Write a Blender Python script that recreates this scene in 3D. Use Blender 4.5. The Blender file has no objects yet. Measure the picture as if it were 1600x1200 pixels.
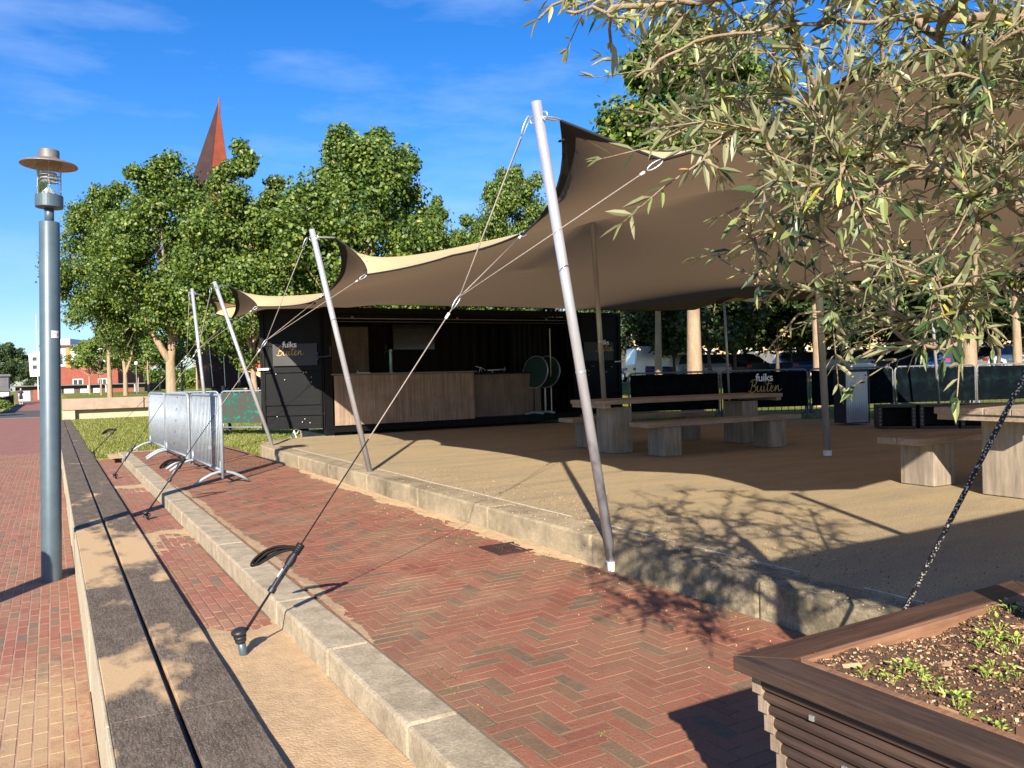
import bpy, bmesh, math, random
from mathutils import Vector, Matrix, noise, Euler
R=math.radians; PI=math.pi
rnd=random.Random(7)
scene=bpy.context.scene
COL=scene.collection

# ------------------------------------------------------------------ camera
F=1250.0; ROLL=R(1.5); VPX=80.0; HL=607.6
_hy=HL-math.tan(ROLL)*(800-VPX)
_pitch=math.atan((_hy-600)*math.cos(ROLL)/F)
_n=Vector((-math.sin(ROLL)*math.cos(_pitch),math.cos(ROLL)*math.cos(_pitch),math.sin(_pitch)))   # world up in camera (x right,y up,z forward)
_a=Vector((VPX-800,-(HL-600),F)).normalized(); _a=(_a-_n*_a.dot(_n)).normalized()
_b=Vector((_n.y*_a.z-_n.z*_a.y,_n.z*_a.x-_n.x*_a.z,_n.x*_a.y-_n.y*_a.x))
ROWS=Matrix((_b,_a,_n))
CAM=Vector((0,0,1.6))
def ray(x,y): return ROWS@(Vector((x-800,-(y-600),F)).normalized())
def un(x,y,z=0): r=ray(x,y); return CAM+r*((z-CAM.z)/r.z)
def unY(x,y,Y): r=ray(x,y); return CAM+r*(Y/r.y)
def unX(x,y,X): r=ray(x,y); return CAM+r*(X/r.x)
def at(x,y,d): return CAM+ROWS@(Vector((x-800,-(y-600),F))*(d/F))
def pj(P):
    v=ROWS.transposed()@(Vector(P)-CAM); return 800+F*v.x/v.z,600-F*v.y/v.z,v.z
cd=bpy.data.cameras.new('camera'); cam=bpy.data.objects.new('camera',cd); COL.objects.link(cam)
right=ROWS@Vector((1,0,0)); up=ROWS@Vector((0,1,0)); fwd=ROWS@Vector((0,0,1))
m=Matrix((right,up,-fwd)).transposed().to_4x4(); m.translation=CAM; cam.matrix_world=m
cd.sensor_width=36; cd.lens=F*36/1600; cd.clip_start=.05; cd.clip_end=3000
scene.camera=cam

# ------------------------------------------------------------------ materials
def newmat(name):
    m=bpy.data.materials.new(name); m.use_nodes=True; nt=m.node_tree
    return m,nt,nt.nodes['Principled BSDF']
def N(nt,t,**k):
    n=nt.nodes.new(t)
    for a,b in k.items():
        if a=='inp':
            for i,v in b.items(): n.inputs[i].default_value=v
        else: setattr(n,a,b)
    return n
def ramp(nt,fac,stops):
    r=nt.nodes.new('ShaderNodeValToRGB'); e=r.color_ramp.elements
    while len(e)<len(stops): e.new(.5)
    for i,(p,c) in enumerate(stops): e[i].position=p; e[i].color=(*c,1) if len(c)==3 else c
    nt.links.new(fac,r.inputs[0]); return r.outputs[0]
def coords(nt,kind='Object',scale=(1,1,1)):
    tc=N(nt,'ShaderNodeTexCoord'); mp=N(nt,'ShaderNodeMapping'); mp.inputs['Scale'].default_value=scale
    nt.links.new(tc.outputs[kind],mp.inputs[0]); return mp.outputs[0]
def noi(nt,vec,scale,detail=6,rough=.6):
    n=N(nt,'ShaderNodeTexNoise'); n.inputs['Scale'].default_value=scale; n.inputs['Detail'].default_value=detail; n.inputs['Roughness'].default_value=rough
    nt.links.new(vec,n.inputs['Vector']); return n.outputs['Fac']
def mixc(nt,fac,a,b,mode='MIX'):
    x=N(nt,'ShaderNodeMix',data_type='RGBA',blend_type=mode)
    if isinstance(fac,float): x.inputs[0].default_value=fac
    else: nt.links.new(fac,x.inputs[0])
    for s,i in ((a,6),(b,7)):
        if isinstance(s,tuple): x.inputs[i].default_value=(*s,1) if len(s)==3 else s
        else: nt.links.new(s,x.inputs[i])
    return x.outputs[2]
def bump(nt,p,h,strength=.3,dist=.01):
    b=N(nt,'ShaderNodeBump'); b.inputs['Strength'].default_value=strength; b.inputs['Distance'].default_value=dist
    nt.links.new(h,b.inputs['Height']); nt.links.new(b.outputs[0],p.inputs['Normal'])
def simple(name,c1,c2=None,rough=.6,metal=0,scale=8,bs=.2,bd=.004,stretch=(1,1,1),detail=6,kind='Object',spec=None):
    m,nt,p=newmat(name); c2=c2 or tuple(x*.75 for x in c1)
    v=coords(nt,kind,stretch); f=noi(nt,v,scale,detail)
    c=ramp(nt,f,[(.32,c2),(.68,c1)]); nt.links.new(c,p.inputs['Base Color'])
    p.inputs['Roughness'].default_value=rough; p.inputs['Metallic'].default_value=metal
    if spec is not None: p.inputs['Specular IOR Level'].default_value=spec
    if bs: bump(nt,p,noi(nt,v,scale*5,4),bs,bd)
    return m
SAND=(.50,.345,.19); SAND2=(.40,.27,.145)
def brickmat(name,sand_amt=.5,sscale=.9,moss=False,blob=None):
    m,nt,p=newmat(name); g=N(nt,'ShaderNodeNewGeometry'); v=coords(nt)
    c=ramp(nt,g.outputs['Random Per Island'],[(0,(.25,.085,.062)),(.35,(.32,.11,.08)),(.62,(.36,.14,.10)),(.85,(.29,.115,.08)),(.90,(.19,.135,.095)),(1,(.15,.125,.10))] if not moss else [(0,(.19,.052,.034)),(.35,(.26,.074,.046)),(.66,(.30,.095,.058)),(.84,(.23,.08,.044)),(.88,(.125,.09,.052)),(1,(.09,.075,.052))])
    f=noi(nt,v,30,5); f=ramp(nt,f,[(.3,(0,0,0)),(.8,(.6,.6,.6))]); c=mixc(nt,f,c,(.26,.12,.075),'MIX')
    mottle=noi(nt,v,1.7,4); c=mixc(nt,ramp(nt,mottle,[(.32,(0,0,0)),(.68,(.62,.62,.62))]),c,(.25,.165,.095))
    s=noi(nt,v,sscale,10,.78); sf=ramp(nt,s,[(.56-.16*sand_amt,(0,0,0)),(.86-.16*sand_amt,(.75,.75,.75))])
    if blob:
        vm=N(nt,'ShaderNodeMapping'); vm.inputs['Location'].default_value=(-blob[0]*blob[2],-blob[1]*blob[3],0); vm.inputs['Scale'].default_value=(blob[2],blob[3],0); tcb=N(nt,'ShaderNodeTexCoord'); nt.links.new(tcb.outputs['Object'],vm.inputs[0])
        ln=N(nt,'ShaderNodeVectorMath',operation='LENGTH'); nt.links.new(vm.outputs[0],ln.inputs[0])
        fd=N(nt,'ShaderNodeMath',operation='MULTIPLY_ADD'); nt.links.new(noi(nt,v,9,10,.75),fd.inputs[0]); fd.inputs[1].default_value=-2.6; nt.links.new(ln.outputs['Value'],fd.inputs[2])
        bf=ramp(nt,fd.outputs[0],[(0,(.95,.95,.95)),(.55,(0,0,0))]); 
        ad=N(nt,'ShaderNodeMix',data_type='RGBA',blend_type='LIGHTEN'); ad.inputs[0].default_value=1; nt.links.new(sf,ad.inputs[6]); 
        of=N(nt,'ShaderNodeMath',operation='ADD'); nt.links.new(fd.outputs[0],of.inputs[0]); of.inputs[1].default_value=1.2
        bf=ramp(nt,of.outputs[0],[(.2,(.88,.88,.88)),(1.0,(0,0,0))]); nt.links.new(bf,ad.inputs[7]); sf=ad.outputs[2]
    fine=noi(nt,v,160,2); c=mixc(nt,sf,c,ramp(nt,fine,[(.3,SAND2),(.7,SAND)]))
    sp=noi(nt,v,55,3,.7); c=mixc(nt,ramp(nt,sp,[(.66,(0,0,0)),(.74,(.6,.6,.6))]),c,(.5,.38,.26))
    nt.links.new(c,p.inputs['Base Color']); p.inputs['Roughness'].default_value=.85
    p.inputs['Specular IOR Level'].default_value=.25
    gr=noi(nt,v,210,2,.8); c=mixc(nt,ramp(nt,gr,[(.36,(.5,.5,.5)),(.5,(0,0,0))]),c,(.07,.04,.03)); nt.links.new(c,p.inputs['Base Color'])
    bump(nt,p,noi(nt,v,70,5),.6,.005); return m
def concretemat(name,c1,c2,dark=(.09,.085,.06),stain=.5,scale=3):
    m,nt,p=newmat(name); v=coords(nt)
    c=ramp(nt,noi(nt,v,scale,9,.7),[(.3,c2),(.7,c1)])
    c=mixc(nt,ramp(nt,noi(nt,v,1.3,7,.75),[(.62-.2*stain,(0,0,0)),(.8-.1*stain,(.9,.9,.9))]),c,dark)
    c=mixc(nt,ramp(nt,noi(nt,v,90,3),[(.35,(.45,.45,.45)),(.6,(0,0,0))]),c,tuple(x*.6 for x in c2))
    nt.links.new(c,p.inputs['Base Color']); p.inputs['Roughness'].default_value=.9; p.inputs['Specular IOR Level'].default_value=.2
    bump(nt,p,noi(nt,v,60,6,.7),.6,.006); return m
def woodmat(name,c1,c2,rough=.6,grain=(1,14,14),scale=3,bs=.4,spec=.3):
    m,nt,p=newmat(name); v=coords(nt,'Object',grain)
    c=ramp(nt,noi(nt,v,scale,8,.65),[(.3,c2),(.5,tuple((a+b)/2 for a,b in zip(c1,c2))),(.72,c1)])
    v2=coords(nt); c=mixc(nt,ramp(nt,noi(nt,v2,2.5,4),[(.4,(0,0,0)),(.75,(.5,.5,.5))]),c,tuple(x*.55 for x in c2))
    nt.links.new(c,p.inputs['Base Color']); p.inputs['Roughness'].default_value=rough; p.inputs['Specular IOR Level'].default_value=spec
    bump(nt,p,noi(nt,v,scale*4,5),bs,.004); return m
def leafmat(name,stops,back=None,trans=.35,rough=.5,tcol=None):
    m,nt,p=newmat(name); g=N(nt,'ShaderNodeNewGeometry')
    c=ramp(nt,g.outputs['Random Per Island'],stops)
    if back: c=mixc(nt,g.outputs['Backfacing'],c,back)
    nt.links.new(c,p.inputs['Base Color']); p.inputs['Roughness'].default_value=rough
    t=N(nt,'ShaderNodeBsdfTranslucent'); tc=mixc(nt,1.0,c,tcol or (1.3,1.5,.5),'MULTIPLY'); nt.links.new(tc,t.inputs[0])
    ms=N(nt,'ShaderNodeMixShader'); ms.inputs[0].default_value=trans
    nt.links.new(p.outputs[0],ms.inputs[1]); nt.links.new(t.outputs[0],ms.inputs[2])
    nt.links.new(ms.outputs[0],nt.nodes['Material Output'].inputs[0]); return m
M={}
M['path_brick']=brickmat('path_brick',.30,1.6,False,(-.14,5.0,2.3,.85)); M['strip_brick']=brickmat('strip_brick',.35,1.1); M['terrace_brick']=brickmat('terrace_brick',.12,.7,True)
M['joint']=simple('joint_sand',(.22,.13,.078),(.10,.075,.042),.95,scale=6,bs=.5)
M['pathjoint']=simple('sandy_joint',(.40,.27,.18),(.26,.16,.11),.95,scale=3,bs=.5)
M['sand']=simple('loose_sand',SAND,(.39,.26,.14),.95,scale=16,bs=1,bd=.008,detail=10)
M['kerb']=concretemat('kerb_concrete',(.52,.43,.30),(.27,.22,.15),(.15,.12,.075),.5,9)
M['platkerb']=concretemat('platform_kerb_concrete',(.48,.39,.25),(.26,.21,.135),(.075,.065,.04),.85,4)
def moss_and_shade(m):  # darkens the near end: moss, and kerb shade put into the colour
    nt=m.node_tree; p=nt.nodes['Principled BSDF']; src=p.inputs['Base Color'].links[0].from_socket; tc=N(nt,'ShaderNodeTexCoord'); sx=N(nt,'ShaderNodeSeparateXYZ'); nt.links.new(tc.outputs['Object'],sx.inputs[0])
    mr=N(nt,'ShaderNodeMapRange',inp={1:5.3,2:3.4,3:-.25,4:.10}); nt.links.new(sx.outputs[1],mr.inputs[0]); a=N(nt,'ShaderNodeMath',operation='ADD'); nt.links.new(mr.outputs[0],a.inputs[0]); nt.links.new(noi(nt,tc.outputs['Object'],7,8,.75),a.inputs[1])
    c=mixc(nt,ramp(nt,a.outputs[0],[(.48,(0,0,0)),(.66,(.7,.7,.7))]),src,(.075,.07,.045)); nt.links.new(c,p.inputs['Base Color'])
moss_and_shade(M['platkerb'])
M['wallc']=concretemat('pale_wall_concrete',(.50,.44,.32),(.40,.34,.24),(.2,.17,.1),.2,3)
M['wallpink']=concretemat('weathered_wall_concrete',(.42,.33,.25),(.30,.22,.17),(.2,.15,.1),.4,1.5)
# bench beams: dark composite with drifted sand
def beam():
    m,nt,p=newmat('dark_bench_beam'); v=coords(nt); vs=coords(nt,'Object',(1,.45,1))
    c=ramp(nt,noi(nt,vs,9,8,.7),[(.3,(.062,.046,.033)),(.7,(.185,.145,.108))])
    c=mixc(nt,ramp(nt,noi(nt,v,120,3,.7),[(.48,(0,0,0)),(.62,(.75,.75,.75))]),c,(.27,.23,.19))
    c=mixc(nt,ramp(nt,noi(nt,coords(nt,'Object',(1,.12,1)),160,3,.8),[(.42,(.55,.55,.55)),(.55,(0,0,0))]),c,(.03,.024,.02))
    s=noi(nt,coords(nt,'Object',(1.5,.8,1)),1.8,8,.56)
    sx=N(nt,'ShaderNodeSeparateXYZ'); tc=N(nt,'ShaderNodeTexCoord'); nt.links.new(tc.outputs['Object'],sx.inputs[0])
    mr=N(nt,'ShaderNodeMapRange',inp={1:0.0,2:14.0,3:0.0,4:1.0}); nt.links.new(sx.outputs[1],mr.inputs[0])
    g_=lambda v:(v,v,v)
    yb=ramp(nt,mr.outputs[0],[(0,g_(.0)),(3.7/14,g_(.05)),(4.15/14,g_(.72)),(4.6/14,g_(.70)),(4.95/14,g_(.18)),(5.9/14,g_(.22)),(6.3/14,g_(.74)),(8.0/14,g_(.78)),(8.9/14,g_(.50)),(9.7/14,g_(.2)),(1,g_(.15))])
    a2=N(nt,'ShaderNodeMath',operation='MULTIPLY_ADD'); nt.links.new(yb,a2.inputs[0]); a2.inputs[1].default_value=.30; nt.links.new(s,a2.inputs[2])
    sf=ramp(nt,a2.outputs[0],[(.645,(0,0,0)),(.69,(.45,.45,.45)),(.745,(.95,.95,.95))])
    c=mixc(nt,sf,c,SAND); nt.links.new(c,p.inputs['Base Color']); p.inputs['Roughness'].default_value=.9; p.inputs['Specular IOR Level'].default_value=.12
    bump(nt,p,noi(nt,v,90,5,.7),.7,.004); return m
M['beam']=beam()
def platform():
    m,nt,p=newmat('platform_gravel'); v=coords(nt); vs=coords(nt,'Object',(.35,1.6,1))
    c=ramp(nt,noi(nt,v,170,2,.8),[(.36,(.19,.145,.085)),(.5,(.41,.31,.165)),(.64,(.62,.49,.29))])
    c=mixc(nt,ramp(nt,noi(nt,vs,2.4,10,.78),[(.36,(.7,.7,.7)),(.58,(0,0,0))]),c,(.25,.21,.155))
    c=mixc(nt,ramp(nt,noi(nt,v,.9,6,.65),[(.45,(0,0,0)),(.75,(.55,.55,.55))]),c,(.44,.33,.18))
    nt.links.new(c,p.inputs['Base Color']); p.inputs['Roughness'].default_value=.92; p.inputs['Specular IOR Level'].default_value=.2
    gr=noi(nt,v,75,3,.8); c=mixc(nt,ramp(nt,gr,[(.36,(.75,.75,.75)),(.47,(0,0,0))]),c,(.13,.10,.065)); c=mixc(nt,ramp(nt,gr,[(.60,(0,0,0)),(.70,(.6,.6,.6))]),c,(.72,.62,.44)); nt.links.new(c,p.inputs['Base Color'])
    bump(nt,p,noi(nt,v,150,3,.8),.9,.008); return m
M['platform']=platform()
def grassm(name,a,b,cc):
    m,nt,p=newmat(name); v=coords(nt)
    c=ramp(nt,noi(nt,v,.55,7,.7),[(.3,a),(.52,b),(.75,cc)])
    c=mixc(nt,ramp(nt,noi(nt,v,14,5,.75),[(.35,(.6,.6,.6)),(.6,(0,0,0))]),c,tuple(x*.45 for x in a))
    nt.links.new(c,p.inputs['Base Color']); p.inputs['Roughness'].default_value=.95; p.inputs['Specular IOR Level'].default_value=.1
    bump(nt,p,noi(nt,v,35,5,.8),1,.04); return m
M['lawn']=grassm('lawn_grass',(.13,.17,.03),(.22,.23,.045),(.33,.27,.08))
M['field']=grassm('far_field_grass',(.10,.17,.03),(.14,.20,.035),(.20,.22,.05))
M['blade']=leafmat('grass_blade',[(0,(.10,.14,.02)),(.5,(.20,.22,.04)),(1,(.34,.30,.10))],trans=.3)
M['galv']=simple('galvanised_steel',(.62,.66,.70),(.50,.54,.58),.42,.75,scale=14,bs=.05)
M['barrier']=simple('galvanised_barrier',(.33,.38,.42),(.24,.28,.33),.5,.25,scale=10,bs=.05)
M['dullsteel']=simple('dull_steel',(.22,.23,.24),(.15,.155,.16),.5,.4,scale=14,bs=.05)
M['alu']=simple('aluminium_pole',(.52,.53,.56),(.36,.36,.39),.34,.45,scale=5,bs=.05,stretch=(3,3,.5))
M['cap']=simple('pale_plastic_cap',(.72,.72,.70),(.6,.6,.58),.6,0,scale=20,bs=0)
M['rope']=simple('grey_rope',(.34,.29,.25),(.17,.145,.125),.8,0,scale=160,bs=.5)
M['darkrope']=simple('dark_rope',(.018,.017,.017),(.01,.01,.01),.8,0,scale=160,bs=.5,spec=.12)
M['black']=simple('black_plastic',(.02,.02,.022),(.012,.012,.014),.45,0,scale=30,bs=.1)
M['navy']=simple('navy_plastic',(.012,.012,.018),(.008,.008,.014),.4,0,scale=30,bs=.1)
M['letter']=simple('white_lettering_vinyl',(.92,.92,.90),(.88,.88,.86),.5,0,scale=9,bs=0)
M['white']=simple('white_paint',(.66,.66,.65),(.58,.58,.57),.6,0,scale=9,bs=.05)
M['chalk']=simple('worn_chalk',(.62,.60,.55),(.36,.30,.20),.9,0,scale=14,bs=.3)
M['gold']=simple('gold_lettering',(.55,.38,.14),(.48,.32,.11),.6,0,scale=9,bs=0)
M['lamp']=simple('slate_lamp_paint',(.075,.11,.135),(.055,.085,.105),.42,.1,scale=6,bs=.06)
M['lampcap']=simple('weathered_lamp_cap',(.20,.19,.18),(.13,.125,.12),.55,.3,scale=9,bs=.1)
M['brass']=simple('tan_lamp_underside',(.38,.27,.17),(.30,.21,.13),.6,.1,scale=9,bs=.1)
def flecked():
    m,nt,p=newmat('flecked_rope'); v=coords(nt,'Object',(1,1,1)); k=N(nt,'ShaderNodeTexVoronoi'); k.inputs['Scale'].default_value=120; nt.links.new(v,k.inputs['Vector'])
    c=ramp(nt,k.outputs['Distance'],[(.30,(.60,.58,.52)),(.42,(.02,.02,.02))]); nt.links.new(c,p.inputs['Base Color']); p.inputs['Roughness'].default_value=.7; return m
M['fleck']=flecked()
def glass(name,tint=(.9,.95,.96),rough=.03):
    m,nt,p=newmat(name); p.inputs['Base Color'].default_value=(*tint,1); p.inputs['Transmission Weight'].default_value=1; p.inputs['Roughness'].default_value=rough; p.inputs['IOR'].default_value=1.2; return m
M['glass']=glass('clear_lamp_glass')
def darkglass():
    m,nt,p=newmat('dark_window_glass'); v=coords(nt); c=ramp(nt,noi(nt,v,1.2),[(.3,(.02,.025,.03)),(.7,(.06,.075,.09))]); nt.links.new(c,p.inputs['Base Color']); p.inputs['Roughness'].default_value=.08; return m
M['window']=darkglass()
def fabric():
    m,nt,p=newmat('tan_stretch_fabric'); v=coords(nt)
    c=ramp(nt,noi(nt,v,.7,5),[(.3,(.56,.44,.24)),(.7,(.64,.505,.28))])
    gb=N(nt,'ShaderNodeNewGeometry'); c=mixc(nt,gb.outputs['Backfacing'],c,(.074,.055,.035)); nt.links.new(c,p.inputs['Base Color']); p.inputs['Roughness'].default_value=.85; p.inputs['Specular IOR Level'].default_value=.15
    bump(nt,p,noi(nt,coords(nt,'Object',(1,.25,1)),3.5,4),.6,.04)
    t=N(nt,'ShaderNodeBsdfTranslucent'); t.inputs[0].default_value=(.35,.235,.135,1)
    g=N(nt,'ShaderNodeNewGeometry')
    ms=N(nt,'ShaderNodeMixShader'); ms.inputs[0].default_value=.27
    nt.links.new(p.outputs[0],ms.inputs[1]); nt.links.new(t.outputs[0],ms.inputs[2]); nt.links.new(ms.outputs[0],nt.nodes['Material Output'].inputs[0]); return m
M['fabric']=fabric()
M['webbing']=simple('black_webbing',(.016,.015,.018),(.009,.009,.01),.85,0,scale=60,bs=.3)
M['cont']=simple('black_container_paint',(.0045,.005,.006),(.0025,.003,.004),.5,.0,scale=5,bs=.15,spec=.15)
M['contin']=simple('matt_black_lining',(.0035,.0035,.004),(.002,.002,.0025),.8,0,scale=5,bs=.1)
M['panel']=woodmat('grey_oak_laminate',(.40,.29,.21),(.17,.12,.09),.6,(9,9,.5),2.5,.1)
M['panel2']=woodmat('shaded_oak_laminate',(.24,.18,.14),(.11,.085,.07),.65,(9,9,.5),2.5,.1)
M['oldwood']=woodmat('weathered_table_wood',(.40,.32,.24),(.20,.15,.11),.8,(1.2,12,12),2.5,.5)
M['legwood']=woodmat('weathered_leg_wood',(.40,.33,.245),(.19,.155,.12),.8,(9,9,1.0),2.2,.5)
M['planter']=woodmat('stained_brown_decking',(.10,.06,.042),(.032,.020,.016),.55,(14,1.2,14),3,.5,.4)
M['planterx']=woodmat('stained_brown_rim',(.12,.062,.038),(.036,.020,.014),.5,(1.2,14,14),3,.5,.4)
M['endwood']=woodmat('pale_end_grain',(.36,.28,.20),(.22,.16,.11),.8,(8,8,1.5),4,.5)
M['lining']=woodmat('reddish_lining_wood',(.36,.19,.11),(.16,.08,.045),.7,(1.2,10,10),3,.4)
M['soil']=simple('dark_soil',(.14,.075,.04),(.05,.028,.016),.95,0,scale=28,bs=1,bd=.01,detail=9)
M['chip']=leafmat('bark_chips',[(0,(.08,.04,.02)),(.55,(.20,.10,.05)),(.8,(.40,.25,.13)),(1,(.66,.50,.30))],trans=.02,rough=.9,tcol=(1,1,1))
M['seed']=leafmat('seedling_leaf',[(0,(.22,.36,.05)),(.5,(.34,.46,.07)),(1,(.46,.52,.12))],trans=.35)
M['olive']=leafmat('olive_leaf',[(0,(.025,.045,.018)),(.35,(.055,.09,.03)),(.65,(.13,.175,.05)),(.93,(.29,.32,.12)),(.96,(.30,.42,.06)),(.985,(.55,.42,.08)),(1,(.5,.28,.06))],back=(.29,.29,.165),trans=.18,rough=.42,tcol=(1.2,1.25,.5))
M['olivebark']=simple('olive_bark',(.30,.22,.14),(.17,.13,.08),.9,0,scale=22,bs=.8,bd=.006)
M['flower']=leafmat('olive_blossom',[(0,(.55,.42,.20)),(1,(.72,.60,.34))],trans=.1,tcol=(1,1,1))
M['maple']=leafmat('maple_leaf',[(0,(.026,.060,.010)),(.3,(.055,.105,.015)),(.65,(.105,.165,.024)),(.97,(.19,.245,.035)),(1,(.32,.24,.05))],trans=.24,rough=.5)
M['maple_light']=leafmat('light_leaf',[(0,(.07,.13,.02)),(.5,(.13,.20,.035)),(1,(.22,.27,.06))],trans=.25,rough=.55)
M['dark_leaf']=leafmat('dark_leaf',[(0,(.012,.028,.007)),(.6,(.028,.055,.012)),(1,(.06,.10,.022))],trans=.12,rough=.55)
M['bark']=simple('pale_tree_bark',(.38,.27,.17),(.24,.17,.11),.9,0,scale=4,bs=.7,bd=.03,stretch=(2,2,.5))
M['darkbark']=simple('dark_tree_bark',(.13,.10,.075),(.07,.055,.04),.9,0,scale=4,bs=.7,bd=.03,stretch=(2,2,.5))
M['rust']=simple('weathering_steel',(.27,.055,.022),(.17,.035,.018),.75,.1,scale=1.2,bs=.2)
M['darkrust']=simple('dark_weathering_steel',(.055,.022,.020),(.025,.012,.012),.7,.1,scale=.9,bs=.2)
def bannermat(name,a,b,c3,sc):
    m,nt,p=newmat(name); v=coords(nt,'Object',(1,1,1.3)); k=N(nt,'ShaderNodeTexVoronoi'); k.inputs['Scale'].default_value=sc; nt.links.new(v,k.inputs['Vector'])
    w=noi(nt,v,sc*.6,4,.7); c=ramp(nt,w,[(.50,a),(.57,b),(.66,c3)]); nt.links.new(c,p.inputs['Base Color']); p.inputs['Roughness'].default_value=.95; p.inputs['Specular IOR Level'].default_value=.03; return m
M['leafbanner']=bannermat('green_leaf_banner',(.060,.062,.055),(.025,.085,.065),(.03,.17,.125),8)
M['blackbanner']=bannermat('black_banner',(.003,.005,.007),(.004,.008,.010),(.007,.013,.015),4)
M['photoplate']=simple('grey_photo_plate',(.022,.022,.024),(.009,.009,.010),.5,0,scale=3,bs=0)
M['teal']=simple('pale_teal_metal',(.30,.52,.52),(.22,.42,.42),.4,.3,scale=9,bs=0)
M['greentop']=simple('dark_green_table_top',(.012,.05,.045),(.008,.035,.03),.5,0,scale=3,bs=0)
M['redbrick']=simple('red_brick_facade',(.26,.065,.04),(.19,.05,.032),.85,0,scale=2,bs=.2)
M['yellowbrick']=simple('yellow_brick_facade',(.48,.35,.20),(.40,.29,.155),.85,0,scale=1.2,bs=.2)
M['orange']=simple('orange_cladding',(.60,.22,.05),(.5,.18,.04),.7,0,scale=2,bs=0)
M['darkfacade']=simple('dark_facade',(.10,.07,.06),(.06,.045,.04),.8,0,scale=1,bs=0)
M['roof']=simple('grey_roofing',(.12,.12,.13),(.08,.08,.09),.8,0,scale=2,bs=.1)
M['redroof']=simple('red_roof_tiles',(.45,.10,.05),(.36,.08,.04),.8,0,scale=3,bs=.1)
M['asphalt']=simple('dark_asphalt',(.075,.07,.072),(.05,.048,.05),.9,0,scale=12,bs=.4)
M['farpave']=simple('far_red_paving',(.25,.105,.08),(.20,.085,.065),.9,0,scale=3,bs=.2)
M['perf']=simple('galvanised_bin_panel',(.55,.56,.57),(.42,.43,.44),.45,.5,scale=9,bs=.05)
M['bluepaint']=simple('navy_bin_frame',(.03,.05,.10),(.02,.035,.07),.5,.2,scale=9,bs=.05)
M['skin']=simple('skin',(.50,.30,.21),(.45,.26,.18),.6,0,scale=9,bs=0)
M['blackcloth']=simple('dark_cloth',(.03,.03,.045),(.02,.02,.03),.9,0,scale=20,bs=.1)
M['hair']=simple('pale_hair',(.45,.40,.32),(.35,.3,.24),.9,0,scale=40,bs=.1)
M['redtag']=simple('red_print',(.5,.03,.03),None,.6,0,scale=5,bs=0)
def carpaint(name,c):
    m=simple(name,c,tuple(x*.92 for x in c),.25,.2,scale=2,bs=0); m.node_tree.nodes['Principled BSDF'].inputs['Coat Weight'].default_value=.6; return m
for k,c in dict(car_white=(.75,.76,.78),car_blue=(.03,.09,.28),car_grey=(.16,.17,.19),car_black=(.02,.02,.025),car_silver=(.5,.52,.55)).items(): M[k]=carpaint(k,c)
M['tyre']=simple('black_rubber',(.02,.02,.02),None,.8,0,scale=9,bs=.1)

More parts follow.
